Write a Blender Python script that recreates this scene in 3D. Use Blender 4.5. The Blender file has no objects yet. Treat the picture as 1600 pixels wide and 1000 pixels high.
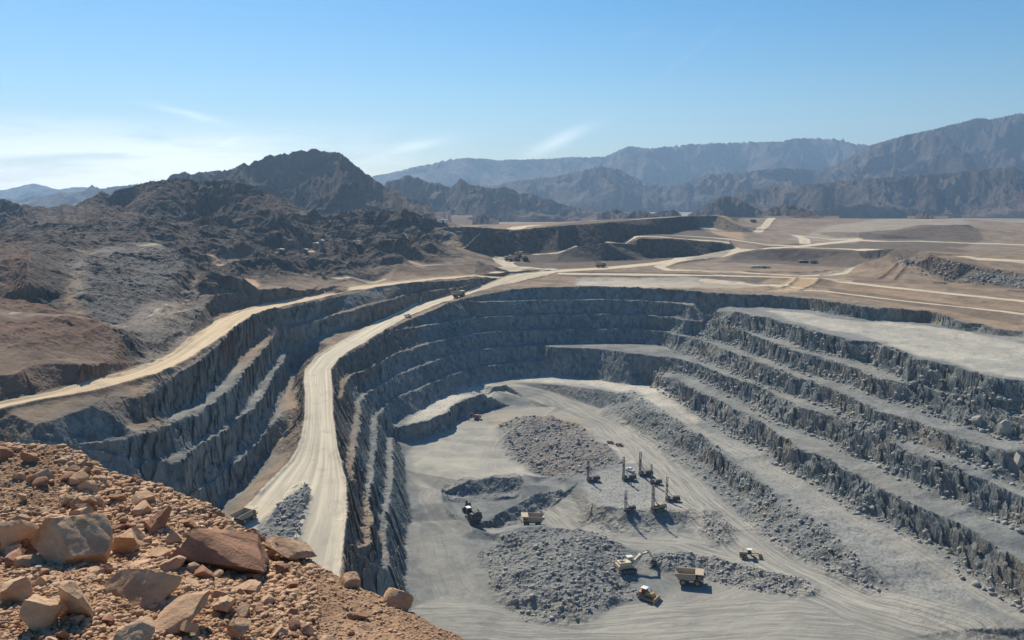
import bpy, math, random, time
import numpy as np
from mathutils import Vector, Matrix
from mathutils.geometry import delaunay_2d_cdt
T0 = time.time()
R = math.radians
scene = bpy.context.scene
C = scene.collection
QUAL = 1.0

# ------------------------------------------------------------------ camera, sky, sun
FPX, CX, CY = 1250.0, 800.0, 500.0
PITCH = math.atan(190.0 / FPX)
cam_d = bpy.data.cameras.new('camera'); cam = bpy.data.objects.new('camera', cam_d); C.objects.link(cam)
cam.location = (0, 0, 0); cam.rotation_euler = (math.pi / 2 - PITCH, 0, 0)
cam_d.sensor_width = 36; cam_d.lens = FPX / 1600 * 36; cam_d.clip_start = 0.1; cam_d.clip_end = 60000
scene.camera = cam

SUN_EL, SUN_AZ = R(43), R(-24)          # azimuth from +Y, negative = to the left
sdir = Vector((math.sin(SUN_AZ) * math.cos(SUN_EL), math.cos(SUN_AZ) * math.cos(SUN_EL), math.sin(SUN_EL)))
sl = bpy.data.lights.new('sun', 'SUN'); sl.energy = 5.0; sl.angle = R(0.53); sl.color = (1.0, 0.90, 0.75)
so = bpy.data.objects.new('sun', sl); C.objects.link(so); so.rotation_euler = sdir.to_track_quat('Z', 'Y').to_euler()
so.location = sdir * 50

scene.view_settings.view_transform = 'Standard'; scene.view_settings.look = 'None'
scene.view_settings.exposure = 0.42; scene.view_settings.gamma = 1.0
scene.view_settings.use_curve_mapping = False

class NT:
    """small node-tree builder"""
    def __init__(s, tree):
        s.t = tree; s.n = tree.nodes; s.l = tree.links
    def add(s, typ, props=None, **ins):
        nd = s.n.new(typ)
        for k, v in (props or {}).items(): setattr(nd, k, v)
        for k, v in ins.items():
            key = int(k[1:]) if k[0] == '_' and k[1:].isdigit() else k.replace('_', ' ')
            sock = nd.inputs[key]
            if isinstance(v, bpy.types.NodeSocket): s.l.new(v, sock)
            elif v is not None: sock.default_value = v
        return nd
    def math(s, op, a, b=None, c=None, clamp=False):
        nd = s.add('ShaderNodeMath', dict(operation=op, use_clamp=clamp), _0=a)
        for i, v in ((1, b), (2, c)):
            if v is None: continue
            if isinstance(v, bpy.types.NodeSocket): s.l.new(v, nd.inputs[i])
            else: nd.inputs[i].default_value = v
        return nd.outputs[0]
    def mix(s, f, a, b, typ='MIX'):
        nd = s.n.new('ShaderNodeMix'); nd.data_type = 'RGBA'; nd.blend_type = typ
        for i, v in ((0, f), (6, a), (7, b)):
            if isinstance(v, bpy.types.NodeSocket): s.l.new(v, nd.inputs[i])
            else:
                if i and len(v) == 3: v = (*v, 1)
                nd.inputs[i].default_value = v
        return nd.outputs[2]
    def ramp(s, f, lo, hi, a=0.0, b=1.0):
        nd = s.add('ShaderNodeMapRange', dict(interpolation_type='SMOOTHSTEP'), _0=f)
        nd.inputs[1].default_value = lo; nd.inputs[2].default_value = hi
        nd.inputs[3].default_value = a; nd.inputs[4].default_value = b
        return nd.outputs[0]
    def noise(s, vec, scale, detail=4, rough=0.6, dist=0.0):
        nd = s.add('ShaderNodeTexNoise', None, Scale=scale, Detail=detail, Roughness=rough, Distortion=dist)
        if vec is not None: s.l.new(vec, nd.inputs['Vector'])
        return nd.outputs[0]
    def mapping(s, vec, scale, rot=(0, 0, 0)):
        nd = s.add('ShaderNodeMapping', None, Vector=vec, Scale=scale, Rotation=rot)
        return nd.outputs[0]

world = bpy.data.worlds.new('World'); scene.world = world; world.use_nodes = True
w = NT(world.node_tree); w.n.clear()
sky = w.add('ShaderNodeTexSky', dict(sky_type='NISHITA', sun_disc=False, sun_elevation=SUN_EL, sun_rotation=SUN_AZ,
            altitude=300.0, air_density=1.2, dust_density=0.25, ozone_density=3.5))
tc = w.add('ShaderNodeTexCoord'); gen = tc.outputs['Generated']
sep = w.add('ShaderNodeSeparateXYZ', None, Vector=gen)
# thin high cloud: low white bank to the left, a few streaks further right
az = w.math('ARCTAN2', sep.outputs[0], sep.outputs[1])
el = w.math('ARCSINE', sep.outputs[2])
cv = w.add('ShaderNodeCombineXYZ', None, X=w.math('MULTIPLY', az, 4.0), Y=w.math('MULTIPLY', el, 22.0), Z=0.0).outputs[0]
n1 = w.noise(cv, 1.3, 7, 0.62, 0.6)
bank = w.math('MULTIPLY', w.ramp(az, 0.02, -0.42), w.ramp(el, 0.100, 0.045))
bank = w.math('MULTIPLY', bank, w.ramp(n1, 0.22, 0.58))
cv2 = w.add('ShaderNodeCombineXYZ', None, X=w.math('MULTIPLY', w.math('ADD', az, w.math('MULTIPLY', el, -2.2)), 9.0),
            Y=w.math('MULTIPLY', el, 40.0), Z=3.0).outputs[0]
n2 = w.noise(cv2, 0.9, 6, 0.7, 1.2)
wisp = w.math('MULTIPLY', w.ramp(n2, 0.56, 0.78), w.math('MULTIPLY', w.ramp(el, 0.11, 0.05), w.ramp(az, 0.3, -0.2)))
def streak(a0, e0, slope, la, wd, amp):
    """one faint streak of cirrus: centre, slope, half length, half width"""
    da = w.math('SUBTRACT', az, a0); de = w.math('SUBTRACT', w.math('SUBTRACT', el, e0), w.math('MULTIPLY', da, slope))
    g = w.math('EXPONENT', w.math('MULTIPLY', w.math('ADD', w.math('POWER', w.math('DIVIDE', da, la), 2.0),
        w.math('POWER', w.math('DIVIDE', w.math('ADD', de, w.math('MULTIPLY', w.math('SUBTRACT', n1, 0.5), wd * 3)), wd), 2.0)), -1.0))
    return w.math('MULTIPLY', g, amp)
st = streak(0.055, 0.068, 0.42, 0.035, 0.008, 0.42)
for a in ((-0.375, 0.094, -0.22, 0.035, 0.004, 0.28), (-0.12, 0.062, 0.25, 0.035, 0.006, 0.36), (0.21, 0.165, 0.75, 0.05, 0.004, 0.022), (0.15, 0.19, 0.1, 0.02, 0.005, 0.015)):
    st = w.math('ADD', st, streak(*a))
cl = w.math('MINIMUM', w.math('ADD', w.math('ADD', w.math('MULTIPLY', bank, 0.85), w.math('MULTIPLY', wisp, 0.22)), st), 0.92)
skyc = sky.outputs[0]
hs = w.add('ShaderNodeHueSaturation', None, Saturation=1.5, Value=1.0, Color=skyc)
lowsky = w.mix(cl, hs.outputs[0], (19.0, 18.6, 17.0))
bg = w.add('ShaderNodeBackground', None, Color=lowsky, Strength=0.075)
w.add('ShaderNodeOutputWorld', None, Surface=bg.outputs[0])

# ------------------------------------------------------------------ helpers
def P(px, py, z):
    """point of height z (m, camera = 0) seen at photograph pixel px,py"""
    u = (px - CX) / FPX; v = (CY - py) / FPX
    c, s = math.cos(PITCH), math.sin(PITCH)
    d = (u, c + v * s, -s + v * c)
    t = z / d[2]
    return (d[0] * t, d[1] * t, z)
def PD(px, py, D):
    """point at forward distance D seen at pixel px,py"""
    u = (px - CX) / FPX; v = (CY - py) / FPX
    c, s = math.cos(PITCH), math.sin(PITCH)
    t = D / (c + v * s)
    return (u * t, D, (-s + v * c) * t)
def link(o, parent=None):
    C.objects.link(o)
    if parent: o.parent = parent
    return o
def tag(o, label=None, cat=None, group=None, kind=None):
    for k, v in (('label', label), ('category', cat), ('group', group), ('kind', kind)):
        if v: o[k] = v
    return o

def hash2(ix, iy, seed):
    h = (ix.astype(np.uint32) * np.uint32(374761393) + iy.astype(np.uint32) * np.uint32(668265263) + np.uint32(seed * 2246822519 % 4294967296))
    h = (h ^ (h >> np.uint32(13))) * np.uint32(1274126177)
    return ((h ^ (h >> np.uint32(16))) & np.uint32(0xffffff)).astype(np.float32) / np.float32(0xffffff)
def vnoise(x, y, seed=0):
    """gradient-like value noise, range about -1..1"""
    fx = np.floor(x); fy = np.floor(y); ix = fx.astype(np.int64); iy = fy.astype(np.int64)
    tx = (x - fx).astype(np.float32); ty = (y - fy).astype(np.float32)
    tx = tx * tx * (3 - 2 * tx); ty = ty * ty * (3 - 2 * ty)
    a = hash2(ix, iy, seed); b = hash2(ix + 1, iy, seed); c = hash2(ix, iy + 1, seed); d = hash2(ix + 1, iy + 1, seed)
    return 2 * ((a + (b - a) * tx) * (1 - ty) + (c + (d - c) * tx) * ty) - 1
def fbm(x, y, wl, octs, seed=0, gain=0.5, ridged=False):
    out = np.zeros(np.shape(x), np.float32); amp = 1.0; tot = 0; f = 1.0 / wl
    for o in range(octs):
        a = 0.6 * o + seed
        ca, sa = math.cos(a), math.sin(a)
        n = vnoise((x * ca - y * sa) * f + 17.3 * o, (x * sa + y * ca) * f - 9.1 * o, seed * 31 + o)
        if ridged: n = 1 - 2 * np.abs(n)
        out += amp * n; tot += amp; amp *= gain; f *= 2.03
    return out / tot
def cells(x, y, size, seed):
    """random value per Voronoi cell, -1..1, and distance to the cell centre (0..1)"""
    x = x / size; y = y / size; ix = np.floor(x).astype(np.int64); iy = np.floor(y).astype(np.int64)
    best = np.full(np.shape(x), 9.0, np.float32); val = np.zeros(np.shape(x), np.float32)
    for dx in (-1, 0, 1):
        for dy in (-1, 0, 1):
            cx, cy = ix + dx, iy + dy
            d = (cx + hash2(cx, cy, seed) - x) ** 2 + (cy + hash2(cx, cy, seed + 1) - y) ** 2; m = d < best
            best = np.where(m, d, best).astype(np.float32); val = np.where(m, hash2(cx, cy, seed + 2), val).astype(np.float32)
    return val * 2 - 1, np.sqrt(best)
def sstep(a, b, x):
    t = np.clip((x - a) / (b - a), 0, 1); return t * t * (3 - 2 * t)

def grid_mesh(name, V, cols_attr=None, keep=None, mats=()):
    """V: (nr,nc,3). one quad mesh; keep: (nr-1,nc-1) bool; attributes only for the used vertices"""
    nr, nc = V.shape[:2]
    idx = np.arange(nr * nc, dtype=np.int64).reshape(nr, nc)
    q = np.stack([idx[:-1, :-1], idx[:-1, 1:], idx[1:, 1:], idx[1:, :-1]], -1)
    q = q[keep] if keep is not None else q.reshape(-1, 4)
    if len(q) == 0: return None
    used = np.zeros(nr * nc, bool); used[q.ravel()] = True
    remap = np.cumsum(used) - 1
    q = remap[q]; vv = V.reshape(-1, 3)[used]
    me = bpy.data.meshes.new(name)
    me.vertices.add(len(vv)); me.vertices.foreach_set('co', vv.astype(np.float32).ravel())
    me.loops.add(len(q) * 4); me.loops.foreach_set('vertex_index', q.astype(np.int32).ravel())
    me.polygons.add(len(q)); me.polygons.foreach_set('loop_start', np.arange(0, len(q) * 4, 4, dtype=np.int32))
    if cols_attr:
        for an, arr in cols_attr.items():
            a = me.attributes.new(an, 'FLOAT_COLOR', 'POINT')
            a.data.foreach_set('color', arr.reshape(-1, 4)[used].astype(np.float32).ravel())
    me.update(calc_edges=True)
    me.polygons.foreach_set('use_smooth', np.zeros(len(q), bool))
    for m in mats: me.materials.append(m)
    o = bpy.data.objects.new(name, me); C.objects.link(o)
    return o
# ------------------------------------------------------------------ break lines of the mine, read off the photograph
def L(s):
    """'x,y x,y ...' -> list of floats tuples (2 or 3 numbers)"""
    return [tuple(float(v) for v in p.split(',')) for p in s.split()]
def pts(s, z=None):
    """3-D points; missing heights are interpolated along the line, z = (x, z) pairs by pixel x or a constant"""
    out = []
    for p in L(s):
        if len(p) == 3: zz = p[2]
        elif isinstance(z, (int, float)): zz = z
        else: zz = float(np.interp(p[0], [a for a, b in z], [b for a, b in z]))
        out.append(P(p[0], p[1], zz))
    return out
LINES = []
def line(s, z=None): l = pts(s, z); LINES.append(l); return l
def offs(ln, w, dz=None, z=None):
    """copy of a line shifted w metres towards the pit side (right-hand side is +) with another height"""
    out = []
    for i, p in enumerate(ln):
        a = ln[max(0, i - 1)]; b = ln[min(len(ln) - 1, i + 1)]
        dx, dy = b[0] - a[0], b[1] - a[1]; n = math.hypot(dx, dy) or 1
        out.append((p[0] + dy / n * w, p[1] - dx / n * w, z if z is not None else p[2] + dz))
    return out

def r_at(ln, a):
    best = None
    for p, q in zip(ln[:-1], ln[1:]):
        a0, a1 = p[0] / p[1], q[0] / q[1]
        if min(a0, a1) <= a <= max(a0, a1):
            t = (a - a0) / (a1 - a0) if a1 != a0 else 0
            # exact crossing of the ray x = a*y with the segment
            dx, dy = q[0] - p[0], q[1] - p[1]; den = dx - a * dy
            t = (a * p[1] - p[0]) / den if abs(den) > 1e-9 else t
            y = p[1] + dy * t
            best = y if best is None else min(best, y)
    return best
def relax(up, low, gap, both=True):
    """keep the lower line in front of the upper one: slide its points along their own line of sight"""
    for i, p in enumerate(low):
        y = r_at(up, p[0] / p[1])
        if y is not None and p[1] > y - gap:
            k = (y - gap) / p[1]; low[i] = (p[0] * k, p[1] * k, p[2] * k)
    if not both: return
    for i, p in enumerate(up):
        y = r_at(low, p[0] / p[1])
        if y is not None and p[1] < y + gap * .8:
            k = (y + gap * .8) / p[1]; up[i] = (p[0] * k, p[1] * k, p[2] * k)
# main haul road (edges at matching stations, far -> near)
H_L = line('869,422.5,-92 806,435,-98.5 725,458,-106 681,470,-111 656,476.5,-114 615.5,493,-117 590,503,-119 545,527,-122 524,539,-123.5 494,558.5,-126 476,580,-128.5 474.5,597,-130.5 477,620,-133 476,656,-137 471,685,-140 464,704,-142.5')
H_R = line('869,426.5,-92 806,442,-98.5 722,465,-106 690,474.5,-110 660,486,-114 632,498.5,-117 605,513.5,-119 568,537,-122 551,546,-123.5 531,559.5,-126 517,577,-128.5 518.5,600,-130.5 520,625,-133 521,652,-137 525,680,-140 528,702,-142.5 535,727,-145 541,750,-146.7 542,775,-148.5 542,812,-151 538,850,-154 534,890,-157 526,940,-161')
Y_L = line('464,704,-142.5 455,720,-144 425,750,-146.5 400,777,-148.5 377,800,-150 340,830,-152 300,860,-153')
Y_in = line('300,900,-155 370,850,-153 407,822,-151 435,797,-149.5 460,772,-148 475,762,-147.5 486,764,-147.5 483,790,-149.5 470,812,-151 461,842,-153.5 452,880,-156.5 445,920,-159')
line('430,850,-154 450,830,-151.5 465,800,-148.5 474,775,-147')
# upper road on the left
ZL = [(0, -88), (240, -89), (345, -91), (400, -92), (480, -91.6), (600, -90.6), (700, -91), (780, -91.8), (870, -92)]
U_T = line('-120,655 0,630.5 84,614 156,594.5 187,587 240,568 276,548.5 312,520 336,502 369,488.5 402,479 440,472 485,462.5 545,450.5 605,442 680,434 740,430 800,425.5 850,421.5', ZL)
U_B = line('-120,665 0,639.5 75,624.5 144,612.5 192,599.5 240,587 262,578 297,560.5 333,536.5 369,512.5 384,500 405,489 435,481.5 480,472 545,456.5 605,447 680,438 740,433 800,428 858,423.3', ZL)
# pit wall below the upper road
A_C = line('27,680,-94 60,664,-93.8 105,648.5,-93 144,634,-91.6 165,619,-91 187,620,-92 211,625.5,-94 240,613,-94.3 257,604,-94.2 266,596,-93.2 283,581,-91.7 310,566,-91.3 345,538,-91.7 375,508,-92.2 399,491.5,-92.7 440,483,-92.4 480,474.5,-92.2 545,459.5,-91.8 584,451,-91.4 635,443.5,-91.2 680,440,-91.6 740,435.5,-92.4')
ZB = [(150, -99.5), (172, -100), (217, -102.5), (240, -105), (275, -109), (310, -111), (430, -109.5), (500, -106), (600, -101.8), (740, -99)]
B_T = line('195,664 217,659 236,657 256,648.5 277,636.5 302,633 311,620 340,599 359,572 378,553 402,529 417,517 456,506.5 480,502.5 492,498.5 602,468.5 650,456.5 680,452.5', ZB)
B_C = line('184,682 192,686 220,678.5 238,674 274,661 310,648.5 340,624.5 370,600.5 382,579.5 399,562.5 420,537 429,524 453,513 470,507.5 495,500.5 602,470 650,458 680,454.5 737,446', ZB)
line('20,722,-105 60,705,-102.5 100,700,-103.5 140,712,-110 168,722,-114')
C_T = line('200,712,-117 265,707,-119 284,704,-120 304,695,-122 319,684.5,-123.5 331,678.5,-124 353,661 372,648.5 383,632 386,621.5 404,600.5 413,584 428,563 438,549 453,540.5 480,531.5 503,521.5', -125)
C_C = line('206,723,-117 263,721,-119 287,719,-120 304,702.5,-122 328,690,-123.5 345,679,-124.5 363,664 383,649 401,632 416,611 425,593 434,576.5 443,563 453,546 480,535 503,524', -125)
D_T = line('250,770,-141 289,764,-141 319,752 340,749 344,735.5 352,720.5 367,714 382,699.5 400,683 421,651 425,632 428,618.5 442,605 449,596 453,584 461,569', -140.5)
D_C = line('292,769,-141 329,759 347,740 361,727 376,720 396,701 405,689 416,674 430,655 441,643 443,633.5 448,620 458,602 462,587 466,575', -140.5)
TR = line('300,840,-161 337,798,-161 382,762,-158 415,715,-155.5 436,690,-152 455,659,-146.5 464,635,-141.5 467,600,-134.5 472,575,-128 482,562,-124.5')
for u_, l_, g_ in ((A_C, B_T, 4.5), (A_C, B_C, 6), (B_C, C_T, 4.5), (B_C, C_C, 6), (C_C, D_T, 4.5), (C_C, D_C, 6), (D_C, TR, 5), (U_B, B_T, 6)): relax(u_, l_, g_, u_ is not U_B)
relax(U_B, A_C, 0.8, False)
WB = [(p[0] - 3.5, p[1] + 3.5, p[2] + 0.6) for p in H_L[1:10]]; relax(B_C, WB, 7, False); LINES.append(WB)
# far wall and the wall under the haul road: top point, bottom point, levels between
LV = [-110, -124, -138, -152, -166, -180]
ST = [  # top (px,py,z)  bottom (px,py,z)  bench width
 ('541,812,-151.5', '640,950,-199', 5.5), ('542,775,-149', '628,905,-199', 5.5), ('535,730,-145.5', '632,880,-199', 5.5),
 ('529,702,-143', '630,855,-198', 5), ('526,680,-140.5', '634,823,-197', 5), ('522,652,-137.5', '640,789,-195', 5),
 ('521,625,-133.5', '634,757,-194.5', 5), ('519.5,600,-130.5', '631,735,-194', 5), ('518.5,580,-129', '631,713,-194', 5),
 ('532,561,-126.5', '618,669,-180.2', 5), ('569,539.5,-122.5', '612,662,-180', 4.5), ('606,516,-119.5', '625,655,-180', 4.5),
 ('650,495,-116', '655,642,-180', 5.5), ('700,476,-110', '700,617,-180', 6), ('750,462,-104.5', '750,600,-180', 6.5),
 ('800,452,-99', '800,592,-180', 6.5), ('850,448.5,-97.3', '850,588,-180', 6.5)]
ST2 = [('870,448,-97', '870,538,-152', 6.5), ('930,447,-97', '930,537,-152', 6.5), ('975,448,-97', '975,536,-152', 7), ('1000,449,-97', '1000,536,-152', 7),
 ('1050,452,-97', '1035,540,-152', 8), ('1090,455,-97', '1054,549,-152', 6)]
toe = {l: [] for l in LV}; crest = {l: [] for l in LV}; TOP = []; BOT = []
def station(tp, bt, bw, lv):
    a = P(*L(tp)[0]); b = P(*L(bt)[0]); W = math.dist(a[:2], b[:2])
    for l in lv:
        if l > a[2] - 5 or l < b[2] + 5: continue
        t = (a[2] - l) / (a[2] - b[2])
        for store, tt in ((toe, t - bw / 2 / W), (crest, t + bw / 2 / W)):
            store[l].append((a[0] + (b[0] - a[0]) * tt, a[1] + (b[1] - a[1]) * tt, l))
    return a, b
for tp, bt, bw in ST:
    a, b = station(tp, bt, bw, LV); TOP.append(a); BOT.append(b)
for tp, bt, bw in ST2:
    a, b = station(tp, bt, bw, LV[:3]); TOP.append(a); crest[-152].append(None) if False else None
    toe[-152].append(b)
LINES.append(BOT)
# right-hand wall: crests and toes
ZA = [(1100, -110), (1300, -110), (1400, -111), (1600, -112)]
Z2 = [(1080, -124), (1180, -124), (1300, -125.5), (1400, -127), (1500, -129), (1600, -131)]
Z3 = [(1060, -138), (1200, -138), (1300, -139), (1400, -140), (1500, -141.5), (1600, -143)]
Z4 = [(850, -152), (1200, -152), (1300, -153), (1400, -154), (1500, -155.5), (1600, -157)]
Z5 = [(1000, -166), (1250, -166), (1300, -167), (1400, -169.3), (1500, -171), (1600, -173)]
Z6 = [(1000, -180), (1064, -180), (1114, -181), (1250, -181.2), (1314, -182), (1370, -183), (1421, -184), (1463, -185), (1497, -186), (1545, -188), (1600, -189)]
A1 = pts('1119,485 1150,488 1180,494.5 1204,497.5 1222,505 1246,509.5 1264,515.5 1288,522 1304,525 1327,532 1348,532 1369,536.5 1390,544 1405,547 1425,560 1463,566 1493,572.5 1518,581 1545,590 1601,597 1700,625', ZA)
A0 = pts('1112,499 1124,500 1148,508 1175,518 1207,527 1240,531.5 1264,545 1297,553 1330,563 1354,568 1375,578 1403,586 1435,594.5 1468,608 1504,613.5 1530,623 1566,631.5 1601,646 1700,672', Z2)
B1 = pts('1106,501.8 1130,510.7 1154,515.5 1178,525.7 1205,535 1229,544 1244,550 1270,556 1291,562 1315,569.5 1345,578.5 1375,590.3 1410,598 1432,602.5 1457,611 1479,618 1504,627 1526,635.5 1545,641 1573,648 1601,656 1700,690', Z2)
B0 = pts('1084,523 1106,530 1130,534.5 1154,542 1175,552.3 1197,558.5 1220,567 1237,571 1264,585 1285,591.5 1307,593.5 1330,602 1359,613.5 1380,624 1414,630 1440,638 1463,652 1490,662 1518,671 1545,675.6 1566,684 1601,692 1700,735', Z3)
C1 = pts('1076,525.5 1100,533.5 1124,542.3 1149,552.6 1175,560 1190,567.6 1220,578 1246,590.5 1264,593.6 1281,602 1305,609.5 1338,624.5 1359,633.5 1377,642.5 1402,649.5 1438,659 1460,668.7 1482,678 1518,688 1540,693.5 1566,704.6 1601,708 1700,748', Z3)
C0 = pts('1056,550 1088,555.5 1107,566 1130,575 1157,587 1175,594 1199,603.5 1225,612 1249,621 1278,627.5 1305,635 1327,644 1359,657.5 1387,671 1410,678 1449,692 1497,713 1518,718 1552,733 1585,754 1601,760 1700,805', Z4)
D1 = pts('857,542 900,543.5 944,545.6 980,551 1019,555.5 1047,558.8 1066,562 1093,569 1114,579.5 1135,587 1159,595 1177,600 1200,611 1219,619 1230,625 1249,638 1270,643 1296,650 1327,663.5 1350,678 1368,683 1387,692 1414,707 1435,714 1457,721 1477,729 1497,737 1518,747 1543,752.5 1563,765 1587,774.5 1601,781 1700,835', Z4)
D0 = pts('1024,580 1048,579.7 1085,588 1110,597.5 1127,606.5 1139,615.5 1156,624.5 1177,632 1195,650 1217,660.5 1239,668 1275,680 1297,689 1322,708 1362,720.5 1392,731 1405,743 1432,750.5 1463,766 1479,778 1501,782.5 1525,790.5 1546,807 1573,814.6 1601,824 1700,880', Z5)
E1 = pts('1020,584 1027,588.5 1046,591.7 1060,594 1075,606.5 1093,615.5 1114,620.2 1130,629 1147,639.5 1165,644.5 1180,654.5 1196,666.5 1214,678.5 1235,690.5 1250,702.5 1284,711 1310,725 1322,734 1355,746 1379,764 1412,781 1442,797 1477,809 1504,824 1529,838 1546,847.6 1562,857 1601,880 1700,940', Z5)
E0 = pts('1015,600.6 1037,609.5 1064,626 1090,644 1114,657.5 1142,677 1180,695 1210,707 1220,725 1250,741.5 1289,761 1314,776 1332,794 1370,807.5 1398,817 1421,834 1463,852 1497,871 1518,897 1545,916.6 1580,935 1601,947 1660,985', Z6)
for u_, l_ in ((A1, A0), (B1, B0), (C1, C0), (D1, D0), (E1, E0)): relax(u_, l_, 8)
for u_, l_ in ((A0, B1), (B0, C1), (C0, D1), (D0, E1)): relax(u_, l_, 1.5)
for ln in (A1, A0, B1, B0, C1, C0, D1, D0, E1, E0): LINES.append(ln)
FEET = (A0, B0, C0, D0, E0)
LINES.append(crest[-110] + [A1[0]]); LINES.append(toe[-110])
LINES.append(crest[-124] + [B1[0]]); LINES.append(toe[-124] + [A0[0]])
LINES.append(crest[-138] + [C1[0]]); LINES.append(toe[-138] + [B0[0]])
LINES.append(crest[-152] + [D1[0]]); LINES.append(toe[-152] + [C0[0]])
for l in (-166, -180): LINES.append(crest[l]); LINES.append(toe[l])
RIM = TOP[12:] + pts('1140,458.5,-97 1180,460,-97 1222,463,-97.5 1264,466,-97.7 1291,471,-98 1330,476,-98 1360,480,-98.5 1420,484.5,-99 1450,486,-99.5 1468,489,-100 1490,498,-101.5 1510,503.5,-102.5 1532,506,-103 1559,513,-104 1601,519,-105 1700,545,-106')
LINES.append(TOP[:13]); LINES.append(RIM)
line('870,588,-180 900,589,-180 950,597,-180 985,602,-180 1012,601,-180')
rt = offs(RIM[8:], 4.5, z=None, dz=0); LINES.append([(p[0], p[1], -109.3) for p in rt])
# inner bench front edge and the lower floor
I1 = line('616.5,668,-180.3 652,660,-180 670,655.5,-180 703,643.5,-180 705,634.5,-180 723,625.5,-180 760,615,-180 774,604.5,-180.3 792,601,-181')
I0 = [(p[0] + 1.0, p[1] - 4.5, -193.8) for p in I1[:7]] ; LINES.append(I0)
I2 = line('797,597,-180.3 840,599,-180.2 885,602,-180 915,606,-180 957,612,-180 990,619.5,-180 1017,642,-180 1053,659.5,-180.5 1074,673,-181 1090,681,-181.5 1099,686,-181.6 1117,706,-182 1140,720,-182 1161,731,-182 1182,748.5,-182.5 1212,767,-183 1235,782,-183.5 1265,804.5,-184 1295,828.5,-185 1322,849.5,-186 1337,863,-187 1362,885.5,-189 1400,918,-192.5')
I3 = line('820,602,-182 860,612,-186 904,628.5,-191.3 937,639,-193.8 964,654,-194.6 997,672.5,-194 1024,690,-194.3 1050,702,-194.5 1087,715,-194.6 1120,741,-194.6 1160,777,-194.7 1182,806,-194.8 1200,826,-194.9 1227,853,-195 1280,880,-195.3 1317,899,-195.3 1362,914,-194.8 1400,921.5,-193')
line('792,603,-181.2 830,606,-182.8 855,614,-186 900,636,-192 940,645,-194.2 975,665,-195')
line('760,618,-187 790,612,-187 820,622,-188.5 850,632,-190.5 870,637,-191.5')
line('760,636,-193 800,634,-193 840,636,-193 880,640,-193')
line('1400,918,-192.6 1480,945,-191.5 1600,985,-191')
# road on the lower floor, rubble slope, pad, trench, heap
line('800,650,-193 850,651,-193.2 900,655,-193.8 950,680,-194.6 990,715,-195 1030,740,-195 1055,775,-195')
line('775,668,-193.8 800,655,-193.4 860,652.5,-193.5 905,662,-194 940,690,-194.8 985,722,-195')
line('785,690,-196.5 800,706,-200 815,718,-202 850,738,-203 890,742,-201.5')
line('905,752,-193.5 920,735,-193.2 960,728,-192.8 1000,722,-192.3')
PAD = line('905,752,-193.5 915,775,-193.4 935,795,-193.2 975,799,-193.2 1030,800,-193.2 1080,800,-193.2 1100,805,-193.4 1120,820,-194.5 1140,840,-196')
line('893,770,-197.5 905,795,-199.5 925,820,-200.5 960,833,-200.5 1000,832,-200 1060,822,-199 1095,828,-198 1120,850,-197 1150,858,-197')
line('690,764,-194.2 735,753,-194 808,748,-194 816,757,-195.5')
line('694,774,-201 700,778,-201.3 740,777,-201.3 785,774,-201 808,768,-200.3')
line('690,770,-194.5 692,786,-195 705,800,-196.5 718,812,-198 745,826,-199.5 770,834,-200.5')
line('703,782,-199 715,800,-199.5 735,812,-200 ')
line('765,813,-200.8 785,798,-200.8 815,785,-200.8 850,776,-200.4 878,771,-199.6')
line('768,824,-206 790,815,-206 820,807,-206 855,795,-205 885,781,-203')
line('740,826,-204 800,819,-206 860,817,-205.5 905,830,-204')
line('820,742,-195 836,745,-196 860,747,-198 880,750,-198')
line('838,757,-199.5 858,760,-199.5 880,761,-199.5')
# big heap of broken rock
line('770,845,-203.5 800,862,-204 762,900,-204 758,930,-204 790,952,-204 850,965,-204 900,962,-203.5 950,945,-203 980,925,-202.5')
line('780,832,-199 820,824,-196 850,822.5,-195.6 900,833,-196.3 950,848,-197.5 1000,870,-199.5')
line('800,905,-199.5 860,890,-197 920,892,-197.5 950,900,-199.5')
# fields of the bottom floor
line('640,815,-199 700,813,-200.3 735,822,-201')
line('640,960,-203 700,930,-203.5 745,880,-203.8 720,840,-202.5')
line('600,1060,-204 760,1010,-204.5 1000,1000,-203 1200,1000,-201 1400,1000,-199 1600,1010,-196')
line('1000,880,-200.5 1100,880,-199.5 1200,905,-198.5 1300,940,-197.5')
line('990,860,-200 1060,850,-199.3 1180,880,-197.5 1260,920,-197')
line('1400,960,-195.5 1500,985,-194.5')
# hill side above the upper road, left
HT = offs(U_T[:6], -4, dz=-0.3); LINES.append(HT)
HC = line('-120,600,-78 0,588,-79 27,585,-79 42,575,-78.5 64,572,-78.5 90,567,-78.5 135,573,-80 180,570,-84 222,557,-87')
line('-120,540,-66 0,520,-66 60,515,-68 130,535,-74 190,545,-80')
line('-120,500,-60 0,486,-60.5 60,489,-62 110,491,-63.5 160,505,-68 200,530,-77 222,550,-85')
line('-120,485,-72 0,482,-72 50,485,-72.5 85,489,-72.5')
line('-120,410,-45 0,413,-46 40,408,-45 50,450,-58 58,470,-66 62,480,-71')
line('95,482,-71 128,481,-71.5 132,455,-64 140,442,-60 125,440,-61 100,462,-66')
line('150,515,-75 185,512,-76 225,500,-78 250,490,-79 258,478,-79 290,465,-80 318,448,-78')
line('165,518,-77 225,507,-81 260,493,-83 300,480,-84 320,470,-84')
line('-150,385,-40 0,380,-41 90,383,-41.5 180,380,-41 245,378,-41 262,382,-44')
line('262,388,-46 285,405,-58 300,420,-66 325,432,-72 345,437,-75')
WT = line('330,495,-91 366,486,-92 402,477,-92.3 435,471,-93 470,464,-93.4 490,459,-93.5')
line('312,505,-90 285,530,-90 262,552,-90')
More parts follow.
